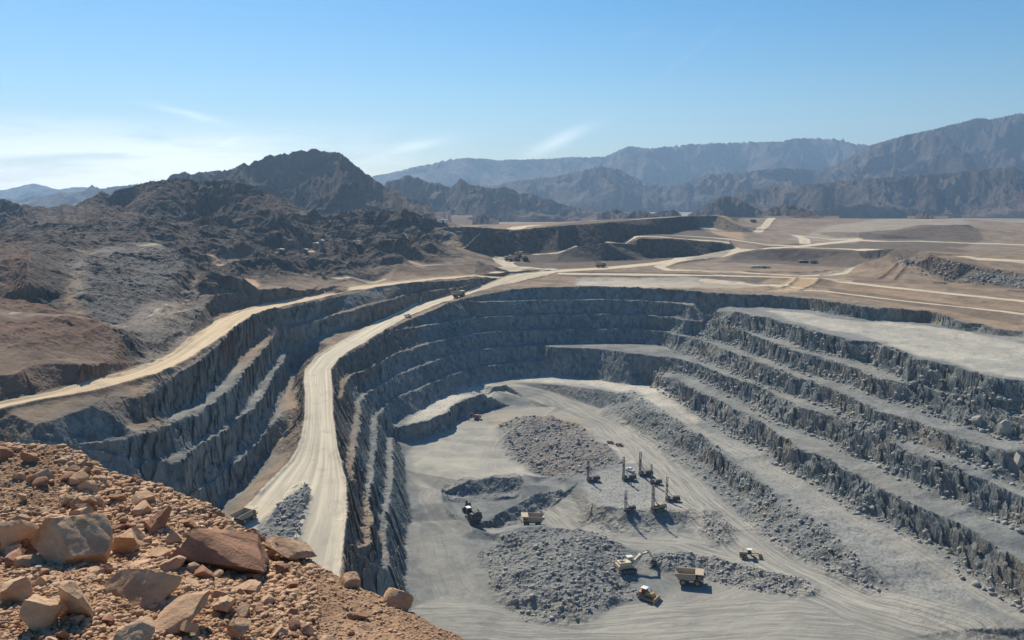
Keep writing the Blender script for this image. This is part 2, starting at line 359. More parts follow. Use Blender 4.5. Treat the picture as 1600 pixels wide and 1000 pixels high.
WC = line('250,540,-86 300,505,-84 322,478,-81 336,461,-79 382,454.5,-79 405,453,-79 440,451,-79.5 480,449.5,-81 500,447,-86')
BT = line('310,466,-80 340,463,-78.5 372,458,-78.5 384,449,-78 ')
BC = line('300,450,-76 330,440,-71 372,435.5,-68 378,436,-68.5')
relax(BC, BT, 5); relax(BT, WC, 3); relax(WC, WT, 5); relax(HC, HT, 4); relax(WT, U_T, 1)
line('325,420,-70 355,419,-70 352,414,-69 328,415,-69')
line('382,446,-77 408,447,-78 405,437,-76 385,437,-75')
line('410,445,-78 450,449,-79 520,446,-84 560,446,-90 580,445,-94')
line('480,434,-86 540,433,-86.5 575,421,-84 620,423,-83 665,415.5,-80 702,411,-78.5 747,407,-77.5 762,413,-83 776,424,-91')
line('330,400,-60 400,395,-62 420,400,-66 430,430,-76')
line('440,393,-66.5 480,391,-66.5 530,389,-66.5 560,383,-65 575,384,-65')
line('425,399,-68.5 480,395,-68 530,394,-68 555,392,-67.5')
line('440,370,-48 475,356,-42 520,355,-42 560,350,-40')
line('460,432,-84 470,402,-69 480,399,-68')
line('520,425,-83 556,398,-70 560,393,-68 566,400,-71 600,420,-82')
line('600,352,-40 615,343,-31 640,352,-40 668,352,-40 690,351,-39 712,366,-52 724,380,-64')
line('600,400,-71 640,392,-67 660,392,-67 690,391,-68 720,392,-74 750,395,-80 765,402,-86')
line('620,417,-80 660,396,-71 690,393,-69.5')
# beyond the rim: roads, dumps, flats
line('880,427,-92 919,427.5,-92 1072,430,-92 1219,434,-92 1290,438,-93')
line('700,473,-107 745,455,-101 780,446,-97.8 870,440.5,-97 919,438.5,-97 1072,440,-97.3 1180,446,-97.3 1230,452,-97.3')
line('872,422,-91.8 950,417.5,-91 1031,410,-90 1062,405,-89 1150,392.5,-83 1203,386,-78 1250,383,-76.8 1300,377,-75.5')
line('872,425.5,-92 987,420,-91.2 1056,411,-90.5 1100,403.5,-87.5 1153,396,-83.2 1203,390,-77.8 1250,387.5,-76.6 1310,381,-75.8')
line('1000,424,-92 1045,418,-92 1150,424,-93 1250,427,-93.5 1310,425,-93.5 1350,418,-93.7')
line('1060,413,-92.5 1120,408.5,-93.5 1225,408.5,-93.5 1250,410.5,-94 1356,414.5,-94 1421,427.5,-94.5 1486,442,-95 1527,446,-95 1584,450,-95.5 1700,462,-96')
line('1250,389,-75.5 1340,392.5,-76 1400,395,-70.5 1454,399,-68 1480,404,-70 1500,410,-73 1527,415,-76 1600,427.5,-82.6 1700,440,-84')
line('1340,388,-75.5 1400,389,-70 1454,394,-68.5 1527,400,-70 1600,406,-72.5 1700,414,-74')
line('1310,380,-75.7 1400,382,-70.5 1454,384,-70 1500,388,-70.5 1600,396,-73')
F3 = line('1300,375,-75.5 1340,374,-74 1454,374,-72.5 1507,376,-73 1600,377,-73.5 1700,378,-74')
F1 = line('1219,361,-68 1260,362,-67 1340,361.5,-60 1421,358,-57 1470,351.5,-50 1514,351.5,-50 1522,356,-55 1536,364,-66')
line('1219,358,-66 1300,350,-58 1400,342,-52 1500,342,-50')
F2 = line('1230,366,-72 1300,372,-75 1340,373,-76')
line('1530,363,-66 1600,363,-66 1700,363,-66')
G1 = line('722,366,-51.5 752,361.5,-47.8 775,361,-48 805,358.5,-46.5 835,356,-43.9 872,353,-40.7 900,351,-40.4 945,347.3,-36.8 1000,343,-35.5 1065,338,-32.6 1110,336.7,-32.4 1135,337,-34')
G2 = line('724,392,-74 760,404,-84 775,402.5,-84.5 805,400,-83.5 835,396,-80 872,393.5,-78 900,382.5,-70 945,377,-65 990,368,-61 1012,366,-61 1040,366,-62 1100,370,-65 1140,375,-69')
G3 = line('800,408,-89 835,400,-84 872,396.5,-79 900,385,-70 945,379,-65 1000,372.5,-60.5 1065,374,-62.5 1110,378,-67.5 1143,382,-72 1148,388,-78 1140,391,-81 1100,399,-86 1060,402,-88.7')
G4 = line('785,412,-91 800,410,-91 850,412,-91.5 870,411,-91.5 940,408.5,-92 1000,407.5,-91.5 1050,403,-90')
line('930,400,-86 955,386,-74 975,381,-70 1000,393,-80 1015,400,-87')
G5 = line('990,352.5,-47 1065,359.5,-57 1140,363,-63 1180,363.5,-65.4 1240,367,-69.5 1250,373,-72.7')
G6 = line('1030,350,-46 1080,354,-52 1102,353,-52 1115,345,-43 1125,338,-35')
G7 = line('1065,366,-62 1140,371,-66.6 1200,380,-75.6 1235,382,-77')
line('1140,340,-42 1150,352,-56 1165,360,-66')
line('1145,356,-62 1158,340,-46 1175,352,-60')
line('1290,441,-94.5 1412,454,-95 1506,464,-95.5 1600,475,-96 1700,487,-97')
line('1300,448,-97.5 1412,462,-98 1506,474,-98.6 1600,487,-99.5 1700,500,-100')
line('1300,432,-94 1412,440,-94.5 1506,455,-95.3 1600,464,-95.8')
relax(F1, F2, 25); relax(F1, F3, 32)
for l_, g_ in ((G6, 20), (G5, 30), (G2, 40)): relax(G1, l_, g_)
relax(G3, G4, 30, False)
# outer frame
LINES.append([(-900, 150, -60), (-900, 700, -50), (-1100, 1300, -62), (-1400, 2600, -100)])
LINES.append([(900, 150, -60), (1050, 500, -90), (1200, 900, -95), (1400, 1300, -78), (1900, 2600, -100)])
LINES.append([(-1400, 2600, -100), (-400, 2600, -100), (400, 2600, -100), (1900, 2600, -100)])
LINES.append([(-700, 1500, -66), (-400, 1450, -60), (-250, 1500, -55), (-120, 1700, -60)])
LINES.append([(-900, 150, -60), (-300, 150, -110), (0, 150, -115), (300, 150, -115), (900, 150, -60)])
LINES.append([(-330, 260, -112), (-250, 250, -135), (-130, 240, -160), (-40, 250, -195), (100, 240, -200), (400, 240, -190)])
print('lines', len(LINES), sum(len(l) for l in LINES), time.time() - T0)

# ------------------------------------------------------------------ triangulate and raster
def build_tin():
    vs, zs, es = [], [], []; seen = {}
    for ln in LINES:
        prev = None
        for p in ln:
            key = (round(p[0], 1), round(p[1], 1))
            if key not in seen:
                seen[key] = len(vs); vs.append(Vector(p[:2])); zs.append(p[2])
            i = seen[key]
            if prev is not None and prev != i: es.append((prev, i))
            prev = i
    ov, oe, of, orig, _, _ = delaunay_2d_cdt(vs, es, [], 0, 0.01, True)
    E = np.array(es); A = np.array([v[:] for v in vs]); Z = np.array(zs)
    a, b = A[E[:, 0]], A[E[:, 1]]; ab = b - a; ll = (ab ** 2).sum(1)
    oz = []; bad = 0
    for v, og in zip(ov, orig):
        if og: oz.append(float(np.mean(Z[og])))
        else:
            p = np.array(v[:]); t = np.clip(((p - a) * ab).sum(1) / ll, 0, 1)
            d = ((a + ab * t[:, None] - p) ** 2).sum(1); k = np.argsort(d)[:2]; bad += 1
            oz.append(float(np.mean([Z[E[i, 0]] * (1 - t[i]) + Z[E[i, 1]] * t[i] for i in k])))
    print('tin', len(ov), len(of), 'crossings', bad)
    return np.array([v[:] for v in ov]), np.array(oz), np.array(of)
TV, TZ, TF = build_tin()
def raster(x0, y0, nx, ny, st):
    Zr = np.full((ny, nx), -100.0, np.float32)
    for f in TF:
        p = TV[f]; z = TZ[f]
        i0 = max(0, int(math.ceil((p[:, 0].min() - x0) / st))); i1 = min(nx - 1, int((p[:, 0].max() - x0) / st))
        j0 = max(0, int(math.ceil((p[:, 1].min() - y0) / st))); j1 = min(ny - 1, int((p[:, 1].max() - y0) / st))
        if i1 < i0 or j1 < j0: continue
        X = (x0 + st * np.arange(i0, i1 + 1))[None, :]; Y = (y0 + st * np.arange(j0, j1 + 1))[:, None]
        d = (p[1, 1] - p[2, 1]) * (p[0, 0] - p[2, 0]) + (p[2, 0] - p[1, 0]) * (p[0, 1] - p[2, 1])
        if abs(d) < 1e-9: continue
        l0 = ((p[1, 1] - p[2, 1]) * (X - p[2, 0]) + (p[2, 0] - p[1, 0]) * (Y - p[2, 1])) / d
        l1 = ((p[2, 1] - p[0, 1]) * (X - p[2, 0]) + (p[0, 0] - p[2, 0]) * (Y - p[2, 1])) / d
        l2 = 1 - l0 - l1
        m = (l0 >= -1e-6) & (l1 >= -1e-6) & (l2 >= -1e-6)
        sub = Zr[j0:j1 + 1, i0:i1 + 1]; sub[m] = (l0 * z[0] + l1 * z[1] + l2 * z[2])[m]
    return Zr
def blur(a, r):
    """two box passes"""
    for _ in range(2):
        for ax in (0, 1):
            pw = [(0, 0), (0, 0)]; pw[ax] = (r + 1, r)
            c = np.cumsum(np.pad(a, pw, mode='edge').astype(np.float64), axis=ax)
            n = a.shape[ax]
            a = ((np.take(c, range(2 * r + 1, 2 * r + 1 + n), axis=ax) - np.take(c, range(0, n), axis=ax)) / (2 * r + 1)).astype(np.float32)
    return a
class Field:
    def __init__(s, x0, y0, x1, y1, st):
        s.x0, s.y0, s.st = x0, y0, st; s.nx = int((x1 - x0) / st) + 1; s.ny = int((y1 - y0) / st) + 1
        s.Z = raster(x0, y0, s.nx, s.ny, st)
        s.X, s.Y = np.meshgrid(x0 + st * np.arange(s.nx), y0 + st * np.arange(s.ny))
    def at(s, arr, x, y):
        fx = np.clip((x - s.x0) / s.st, 0, s.nx - 1.001); fy = np.clip((y - s.y0) / s.st, 0, s.ny - 1.001)
        ix = fx.astype(np.int32); iy = fy.astype(np.int32); tx = (fx - ix).astype(np.float32); ty = (fy - iy).astype(np.float32)
        return (arr[iy, ix] * (1 - tx) + arr[iy, ix + 1] * tx) * (1 - ty) + (arr[iy + 1, ix] * (1 - tx) + arr[iy + 1, ix + 1] * tx) * ty
    def poly(s, pl, soft=0.0):
        """mask of a world polygon (list of points)"""
        q = np.array([p[:2] for p in pl]); M = np.zeros((s.ny, s.nx), bool)
        i0 = max(0, int((q[:, 0].min() - s.x0) / s.st) - 1); i1 = min(s.nx, int((q[:, 0].max() - s.x0) / s.st) + 2)
        j0 = max(0, int((q[:, 1].min() - s.y0) / s.st) - 1); j1 = min(s.ny, int((q[:, 1].max() - s.y0) / s.st) + 2)
        if i1 <= i0 or j1 <= j0: return M
        X = s.X[j0:j1, i0:i1]; Y = s.Y[j0:j1, i0:i1]; m = np.zeros(X.shape, bool)
        for a, b in zip(q, np.roll(q, -1, 0)):
            if a[1] == b[1]: continue
            m ^= ((a[1] > Y) != (b[1] > Y)) & (X < (b[0] - a[0]) * (Y - a[1]) / (b[1] - a[1]) + a[0])
        M[j0:j1, i0:i1] = m
        return M
    def dist(s, pl, rad):
        D = np.full((s.ny, s.nx), rad, np.float32)
        for a, b in zip(pl[:-1], pl[1:]):
            i0 = max(0, int((min(a[0], b[0]) - rad - s.x0) / s.st)); i1 = min(s.nx, int((max(a[0], b[0]) + rad - s.x0) / s.st) + 2)
            j0 = max(0, int((min(a[1], b[1]) - rad - s.y0) / s.st)); j1 = min(s.ny, int((max(a[1], b[1]) + rad - s.y0) / s.st) + 2)
            if i1 <= i0 or j1 <= j0: continue
            X = s.X[j0:j1, i0:i1] - a[0]; Y = s.Y[j0:j1, i0:i1] - a[1]; dx, dy = b[0] - a[0], b[1] - a[1]
            t = np.clip((X * dx + Y * dy) / (dx * dx + dy * dy + 1e-9), 0, 1)
            d = np.hypot(X - dx * t, Y - dy * t).astype(np.float32)
            D[j0:j1, i0:i1] = np.minimum(D[j0:j1, i0:i1], d)
        return D
# ------------------------------------------------------------------ materials of the ground
def new_mat(name):
    m = bpy.data.materials.new(name); m.use_nodes = True; n = NT(m.node_tree); n.n.clear()
    return m, n
def finish(n, col, rough=0.9, bump=None, bstr=0.4, bdist=0.5, spec=0.15, **kw):
    p = n.add('ShaderNodeBsdfPrincipled', None, Base_Color=col, Roughness=rough)
    p.inputs['Specular IOR Level'].default_value = spec
    for k, v in kw.items(): p.inputs[k.replace('_', ' ')].default_value = v
    if bump is not None:
        b = n.add('ShaderNodeBump', None, Strength=bstr, Distance=bdist, Height=bump)
        n.l.new(b.outputs[0], p.inputs['Normal'])
    n.add('ShaderNodeOutputMaterial', None, Surface=p.outputs[0])
def terrain_mat():
    m, n = new_mat('mine_ground')
    pos = n.add('ShaderNodeNewGeometry'); P_ = pos.outputs['Position']; N_ = pos.outputs['True Normal']
    nz = n.add('ShaderNodeSeparateXYZ', None, Vector=N_).outputs[2]
    sx = n.add('ShaderNodeSeparateXYZ', None, Vector=P_)
    a1 = n.add('ShaderNodeAttribute', dict(attribute_name='m1')); a2 = n.add('ShaderNodeAttribute', dict(attribute_name='m2'))
    c1 = n.add('ShaderNodeSeparateColor', None, Color=a1.outputs['Color']); c2 = n.add('ShaderNodeSeparateColor', None, Color=a2.outputs['Color'])
    road, tan, pale, cross = c1.outputs[0], c1.outputs[1], c1.outputs[2], a1.outputs['Alpha']
    a3 = n.add('ShaderNodeAttribute', dict(attribute_name='m3')); c3 = n.add('ShaderNodeSeparateColor', None, Color=a3.outputs['Color'])
    trk, tcross, hillm = c3.outputs[0], c3.outputs[1], c3.outputs[2]
    drill, rub, red, orange = c2.outputs[0], c2.outputs[1], c2.outputs[2], a2.outputs['Alpha']
    big = n.noise(P_, 0.012, 5, 0.6); mid = n.noise(P_, 0.09, 6, 0.65); fine = n.noise(P_, 0.7, 5, 0.7); vf = n.noise(P_, 2.6, 3, 0.7)
    vm = n.mapping(P_, (0.22, 0.22, 0.10), (0.35, 0.25, 0)); strk = n.noise(vm, 1.0, 6, 0.72, 0.3)          # rock jointing, upright
    vor = n.add('ShaderNodeTexVoronoi', dict(feature='F1'), Vector=P_, Scale=0.45)
    # rock faces
    rock = n.mix(n.ramp(strk, 0.35, 0.65), (0.098, 0.114, 0.120), (0.305, 0.318, 0.298))
    rock = n.mix(n.ramp(mid, 0.45, 0.75), rock, (0.25, 0.26, 0.235))
    och = n.math('MULTIPLY', n.ramp(n.noise(n.mapping(P_, (0.05, 0.05, 0.02)), 1.0, 4, 0.6), 0.51, 0.66), n.ramp(fine, 0.4, 0.7))
    rock = n.mix(n.math('MULTIPLY', och, 0.75), rock, (0.46, 0.41, 0.29))
    vr = n.noise(P_, 0.022, 4, 0.6)
    rock = n.mix(n.ramp(vr, 0.50, 0.66, 0, 0.55), rock, (0.27, 0.225, 0.165)); rock = n.mix(n.ramp(vr, 0.46, 0.34, 0, 0.5), rock, (0.10, 0.125, 0.125))
    rockb = n.mix(n.ramp(strk, 0.35, 0.65), (0.115, 0.09, 0.070), (0.21, 0.165, 0.125))
    rock = n.mix(n.math('MULTIPLY', tan, 0.85), rock, rockb)
    # flat ground
    wv = n.mapping(P_, (0.035, 0.10, 0.05), (0, 0, R(18)))
    sw = n.noise(wv, 1.0, 7, 0.62, 1.5)
    flat = n.mix(n.ramp(n.noise(P_, 0.05, 7, 0.7, 0.6), 0.32, 0.66), (0.13, 0.142, 0.138), (0.255, 0.26, 0.238))
    flat = n.mix(n.ramp(big, 0.48, 0.68, 0, 0.4), flat, (0.29, 0.265, 0.21))
    flat = n.mix(n.ramp(n.noise(P_, 0.4, 4, 0.75), 0.48, 0.75, 0, 0.5), flat, (0.11, 0.12, 0.122))
    flat = n.mix(n.ramp(n.noise(P_, 0.018, 6, 0.7, 1.5), 0.50, 0.62, 0, 0.5), flat, (0.125, 0.135, 0.135))
    flatb = n.mix(n.ramp(n.noise(P_, 0.03, 6, 0.68, 0.5), 0.35, 0.65), (0.175, 0.130, 0.092), (0.30, 0.225, 0.155))
    flatb = n.mix(n.ramp(mid, 0.45, 0.75, 0, 0.7), flatb, (0.15, 0.125, 0.10))
    flat = n.mix(tan, flat, flatb)
    pal = n.mix(n.ramp(n.noise(P_, 0.035, 7, 0.7, 0.4), 0.3, 0.65), (0.31, 0.30, 0.26), (0.50, 0.46, 0.37))
    flat = n.mix(n.math('MULTIPLY', pale, n.ramp(mid, 0.15, 0.6, 0.75, 1.0)), flat, pal)
    flat = n.mix(n.math('MULTIPLY', orange, n.ramp(mid, 0.2, 0.6, 0.6, 1.0)), flat, (0.47, 0.33, 0.19))
    hcol = n.mix(n.ramp(mid, 0.35, 0.7), (0.058, 0.052, 0.047), (0.135, 0.113, 0.093))
    hcol = n.mix(n.ramp(fine, 0.45, 0.8, 0, 0.6), hcol, (0.07, 0.06, 0.053))
    hk = n.math('MULTIPLY', n.math('MULTIPLY', hillm, 0.9), n.math('SUBTRACT', 1.0, n.math('MAXIMUM', orange, pale), None, True))
    flat = n.mix(hk, flat, hcol); flat = n.mix(n.math('MULTIPLY', n.math('MULTIPLY', red, hillm), n.ramp(fine, 0.3, 0.6, 0.5, 0.9)), flat, (0.19, 0.105, 0.068)); rockh = n.mix(n.ramp(strk, 0.35, 0.65), (0.055, 0.047, 0.042), (0.125, 0.102, 0.083))
    rock = n.mix(n.math('MULTIPLY', hillm, 0.9), rock, rockh)
    # broken rock
    rc = n.mix(n.ramp(fine, 0.35, 0.7), (0.155, 0.160, 0.155), (0.33, 0.33, 0.305))
    rc = n.mix(n.math('MULTIPLY', red, n.ramp(mid, 0.3, 0.7, 0.4, 1)), rc, (0.25, 0.15, 0.095))
    flat = n.mix(n.math('MULTIPLY', rub, 0.8), flat, rc)
    rock = n.mix(n.math('MULTIPLY', red, 0.75), rock, (0.22, 0.125, 0.08))
    steep = n.math('MULTIPLY', n.ramp(n.math('ADD', nz, n.math('MULTIPLY', n.math('SUBTRACT', fine, 0.5), 0.25)), 0.90, 0.70), 1.0)
    col = n.mix(steep, flat, rock)
    # blast-hole collars on the bench: a grid of small dark heaps with pale rings
    hp = n.mapping(P_, (0.30, 0.30, 0.0), (0, 0, R(24)))
    dv = n.add('ShaderNodeTexVoronoi', dict(feature='F1'), Vector=hp, Scale=1.0, Randomness=0.55)
    dk = n.ramp(dv.outputs['Distance'], 0.36, 0.20); rg = n.ramp(dv.outputs['Distance'], 0.75, 0.45)
    col = n.mix(n.math('MULTIPLY', drill, n.math('MULTIPLY', rg, 0.4)), col, (0.56, 0.54, 0.48))
    col = n.mix(n.math('MULTIPLY', drill, n.math('MULTIPLY', dk, 0.85)), col, (0.13, 0.125, 0.12))
    tl = n.add('ShaderNodeCombineXYZ', None, X=n.math('MULTIPLY', tcross, 36.0), Y=n.math('MULTIPLY', sx.outputs[1], 0.03), Z=n.math('MULTIPLY', sx.outputs[0], 0.03)).outputs[0]
    tn = n.noise(tl, 0.8, 5, 0.7, 0.5)
    tcol = n.mix(n.ramp(tn, 0.38, 0.60), (0.19, 0.187, 0.17), (0.38, 0.36, 0.30))
    col = n.mix(n.math('MULTIPLY', trk, n.ramp(mid, 0.2, 0.6, 0.55, 0.95)), col, tcol)
    # roads: packed pale dust with wheel lanes (cross = metres from the left edge)
    lane = n.add('ShaderNodeCombineXYZ', None, X=n.math('MULTIPLY', cross, 34.0), Y=n.math('MULTIPLY', sx.outputs[1], 0.018), Z=0.0).outputs[0]
    ln = n.noise(lane, 0.42, 4, 0.6); ln2 = n.noise(lane, 2.2, 3, 0.6)
    rcol = n.mix(n.ramp(ln, 0.36, 0.64), (0.44, 0.395, 0.305), (0.62, 0.55, 0.41))
    rcol = n.mix(n.ramp(ln2, 0.5, 0.75, 0, 0.4), rcol, (0.31, 0.285, 0.24))
    rcol = n.mix(n.math('MULTIPLY', tan, 0.9), rcol, n.mix(n.ramp(ln, 0.35, 0.65), (0.44, 0.335, 0.205), (0.64, 0.50, 0.32)))
    rcol = n.mix(n.ramp(mid, 0.5, 0.8, 0, 0.3), rcol, (0.34, 0.31, 0.26))
    rcol = n.mix(n.ramp(n.noise(P_, 0.045, 5, 0.7, 0.8), 0.52, 0.68, 0, 0.45), rcol, (0.30, 0.275, 0.225))
    col = n.mix(n.ramp(road, 0.35, 0.65), col, rcol)
    hgt = n.math('ADD', n.math('MULTIPLY', fine, 1.0), n.math('MULTIPLY', vf, 0.35))
    hgt = n.math('ADD', hgt, n.math('MULTIPLY', strk, n.math('MULTIPLY', steep, 2.6)))
    hgt = n.math('ADD', hgt, n.math('MULTIPLY', n.math('MULTIPLY', vor.outputs['Distance'], -1.0), n.math('MULTIPLY', rub, 1.2)))
    amt = n.math('ADD', n.math('MULTIPLY', steep, 0.7), n.math('MULTIPLY', rub, 0.5)); amt = n.math('ADD', amt, 0.18)
    hgt = n.math('MULTIPLY', hgt, n.math('MULTIPLY', amt, n.math('SUBTRACT', 1.0, n.math('MULTIPLY', road, 0.8))))
    finish(n, col, 0.95, hgt, 0.9, 0.9, 0.1)
    return m
MG = terrain_mat()

# ------------------------------------------------------------------ fields and surface zones
NF = Field(-800, 190, 800, 1075, 0.85 / QUAL ** .5)
FF = Field(-1500, 1040, 1900, 2590, 2.6)
print('rasters', time.time() - T0)
FRONT = [(-900, 150, 0), (900, 150, 0)]
PIT = list(A_C) + [P(780, 430, -93), P(869, 425, -92)] + list(RIM[1:]) + [(900, 150, 0), (-330, 150, 0)]
ROADS = [  # centre line, width
 (pts('872,423.5,-92 950,418.7,-91 1031,411,-90 1062,406,-89.3 1100,400,-87 1150,394.5,-83.2 1203,388,-78 1250,385,-76.7 1290,380,-75.6 1340,376,-74.5 1454,377,-71.5 1527,380,-71.5 1700,384,-74'), 26),
 (pts('1250,387,-76.5 1340,390,-75.8 1400,392,-70.3 1454,396.5,-68.3 1527,402,-70 1600,407,-72.5 1700,415,-74'), 20),
 (pts('1062,404,-89.6 1045,412,-91 1030,417,-91.6 1045,422,-92 1150,426,-93 1250,432,-93.3 1310,428,-93.5 1350,419,-93.7'), 13),
 (pts('880,427,-92 1072,429.5,-92 1219,433,-92 1290,436,-93 1412,451,-95 1506,461,-95.5 1600,470.5,-95.9 1700,482,-96.5'), 15),
 (pts('1230,452,-97 1290,455,-97.5 1400,470,-99 1500,482,-100.5 1600,496,-103'), 7),
 (pts('800,404,-88 835,398,-82 872,395,-78.5 900,383.8,-70 945,378,-65 1000,370,-61 1065,372,-62.5 1110,376,-67 1143,380,-71.5 1150,386,-77 1146,392,-82'), 20),
 (pts('1012,366.5,-61 1065,368,-62.5 1140,373,-67.5 1203,382,-76 1240,384,-77'), 15),
 (pts('990,352,-47 1065,359,-57 1140,362.5,-63 1180,363,-65.4 1240,366.5,-69.5 1256,373,-73 1258,379,-75'), 18),
 (pts('1180,362,-65.4 1200,352,-62 1212,347,-60 1190,343,-55'), 16),
 (pts('1240,367,-69.5 1300,373,-74 1340,375,-74.5'), 18),
 (pts('770,427,-92.5 800,424,-92 830,420,-91.8 860,421,-91.8'), 18),
 (pts('800,424,-92 785,416,-91.5 800,404,-91 812,398,-89 835,394,-86.5'), 26),
 (pts('600,443.5,-94 560,444.5,-93.5 520,446,-93 470,450,-92'), 7),
 (pts('1100,440,-97 1180,446,-97.3 1240,450,-97.3'), 12)]
TRACKS = [(pts('20,505,-67 60,500,-67 110,503,-68 150,512,-74 190,512,-77 230,500,-79 262,478,-80'), 6), (pts('60,383,-41 130,385,-42 240,379,-41'), 6), (pts('300,470,-84 330,462,-80 372,457,-79'), 4),
 (pts('480,434,-87 540,433,-87'), 4), (pts('575,421,-84 600,423,-84 620,420,-83'), 4), (pts('600,400,-72 640,412,-79 660,416,-80.5 700,412,-78.8 745,408,-77.6'), 5), (pts('632,378,-60 645,386,-64 660,391,-67 690,391,-68 720,384,-66'), 5),
 (pts('330,415,-70 350,415,-70 400,404,-67 430,401,-68 445,392,-66.5'), 5),
 (pts('480,392.5,-66.5 530,390,-66.5 560,386,-65.5'), 12), (pts('1290,519,-110 1300,511,-110 1250,500,-109.7 1340,505,-109.6'), 3)]
def zones(F, far=False):
    shp = F.Z.shape; X, Y = F.X, F.Y
    z = dict(road=np.zeros(shp, np.float32), tan=np.zeros(shp, np.float32), pale=np.zeros(shp, np.float32), cross=np.zeros(shp, np.float32),
             drill=np.zeros(shp, np.float32), rub=np.zeros(shp, np.float32), red=np.zeros(shp, np.float32), orange=np.zeros(shp, np.float32), trk=np.zeros(shp, np.float32), tcross=np.zeros(shp, np.float32), dump=np.zeros(shp, np.float32))
    flatness = 1 - sstep(0.28, 0.6, blur(np.hypot(*np.gradient(F.Z, F.st)), 1))
    wob = fbm(X, Y, 30, 4, 5); wob2 = fbm(X, Y, 26, 6, 6, 0.68)
    if not far:
        pit = blur(F.poly(PIT).astype(np.float32), 4); z['tan'] = 1 - pit
        for a, b, tn in ((H_L + Y_L, H_R, 0), (U_T, U_B, 1)):
            pg = F.poly(list(a) + list(b)[::-1])
            if not tn: pg &= ~F.poly(Y_in + [P(445, 925, -160), P(300, 925, -160)])
            dl = F.dist(a, 60); dr = F.dist(b, 60)
            z['road'][pg] = (flatness[pg] if tn else 1); z['cross'][pg] = (dl / (dl + dr + 1e-3))[pg]
            z['tan'][pg] = tn
            inn = pg & (dl > 5) & (dr > 5); F.Z[inn] = blur(F.Z, 4)[inn]
            if not tn:
                yy = sstep(700, 950, Y); z['tan'][pg] = (0.45 * yy)[pg]
            # low safety berms
            for edge, d in ((a, dl), (b, dr)):
                bm = 1.5 * np.exp(-((d - 0.6) / 1.3) ** 2) * (0.6 + 0.5 * fbm(X, Y, 9, 3, 3)); F.Z += np.maximum(bm, 0) * (d < 6)
        # upper edge of the spoil below the left road is brown
        sp = F.poly(list(U_B) + list(B_C)[::-1]); z['tan'] = np.maximum(z['tan'], blur(sp.astype(np.float32), 6) * sstep(-0.2, 0.5, wob + 0.25))
        hr = F.dist(H_R, 30); hl = F.dist(H_L + Y_L, 24)
        z['tan'] = np.maximum(z['tan'], 0.9 * (1 - sstep(8, 26, hr + wob * 9)) * (z['road'] < .5)); z['tan'] = np.maximum(z['tan'], 0.9 * (1 - sstep(6, 22, hl + wob * 8)) * (z['road'] < .5))
        def zone(key, s, zz, amp=1.0, soft=8):
            m = blur(F.poly(pts(s, zz)).astype(np.float32), soft); z[key] = np.maximum(z[key], amp * sstep(0.2, 0.8, m + 0.45 * wob2 * (m > .02)))
        zone('pale', '1190,484 1260,492 1300,500 1400,506 1500,518 1601,540 1700,560 1700,615 1601,588 1540,580 1480,560 1440,555 1400,540 1350,526 1300,516 1240,503', -110)
        zone('pale', '617,668 655,641 700,615 750,599 800,591 870,586 950,596 1005,601 1035,612 1070,640 1090,655 1078,665 1050,650 1015,636 990,615 915,601 840,596 800,603 725,622 706,640 670,654', -180)
        zone('pale', '640,690 700,655 800,668 830,700 850,740 690,758 650,760', -194, 0.6)
        zone('pale', '895,612 960,645 1010,680 1060,740 1130,790 1250,870 1400,925 1600,985 1600,1000 1300,940 1200,900 1120,850 1050,790 1000,720 950,690 830,655 760,655', -192, 0.35, 6)
        zone('pale', '1120,890 1300,930 1600,1000 1400,1000 1050,990 900,985', -200, 0.3, 8)
        zone('pale', '900,436 1070,437 1180,444 1180,450 1060,450 900,446', -97, 0.85)
        zone('orange', '1195,455 1235,441 1265,438 1290,437 1262,452 1240,456', -96.5, 0.9)
        zone('orange', '900,441 1000,440 1180,446 1240,455 1180,456 1060,448', -97, 0.35)
        zone('orange', '1300,448 1412,460 1600,490 1600,508 1500,492 1400,478 1290,462', -99, 0.22)
        zone('orange', '327,414 357,416 352,420 340,424 327,419', -70, 1.0, 2); zone('orange', '381,440 400,440 405,446 390,449', -77, 0.9, 2)
        zone('orange', '850,700 870,715 890,740 880,748 845,725 820,700', -196, 0.55)
        zone('orange', '760,640 900,648 930,672 860,660 770,662', -191, 0.35, 4); zone('orange', '120,445 135,438 132,480 90,484', -68, 0.45, 3)
        zone('orange', '175,517 235,500 262,475 300,452 320,445 300,470 260,492 215,508', -78, 0.4, 4)
        zone('orange', '1120,414 1250,413 1360,420 1350,428 1250,424 1120,424', -94, 0.25)
        zone('drill', '622,668 655,641 700,615 750,599 800,592 790,600 760,613 722,623 703,636 700,642 670,653', -180)
        zone('drill', '800,590 870,585 950,596 1015,606 1060,655 1020,645 990,620 915,603 840,597', -180, 0.8)
        zone('drill', '1090,665 1180,705 1250,745 1314,785 1370,815 1440,850 1530,900 1470,940 1400,905 1340,860 1290,820 1220,765 1150,720 1110,695', -182, 0.55)
        zone('drill', '908,750 930,735 990,723 1040,745 1090,800 1040,798 940,793 915,775', -193, 0.8)
        zone('rub', '775,668 800,655 860,650 905,662 940,690 985,722 960,728 905,745 850,738 810,712 785,690', -193)
        zone('rub', '762,850 790,838 850,835 930,845 1000,868 990,900 1000,930 900,962 850,965 790,952 758,925', -201)
        zone('rub', '1000,866 1080,872 1180,896 1300,930 1290,942 1180,925 1080,900 1000,885', -200)
        zone('rub', '990,622 1050,668 1090,690 1140,728 1200,775 1280,830 1345,880 1400,918 1370,916 1290,882 1200,830 1130,770 1087,730 1040,705 980,655 930,638', -189, 0.75, 6)
        zone('rub', '478,762 484,775 474,812 458,860 440,920 380,880 405,822 435,797 460,772', -151, 0.9, 2)
        zone('rub', '690,760 735,752 808,748 816,756 808,770 700,780 692,772', -197, 0.6, 2)
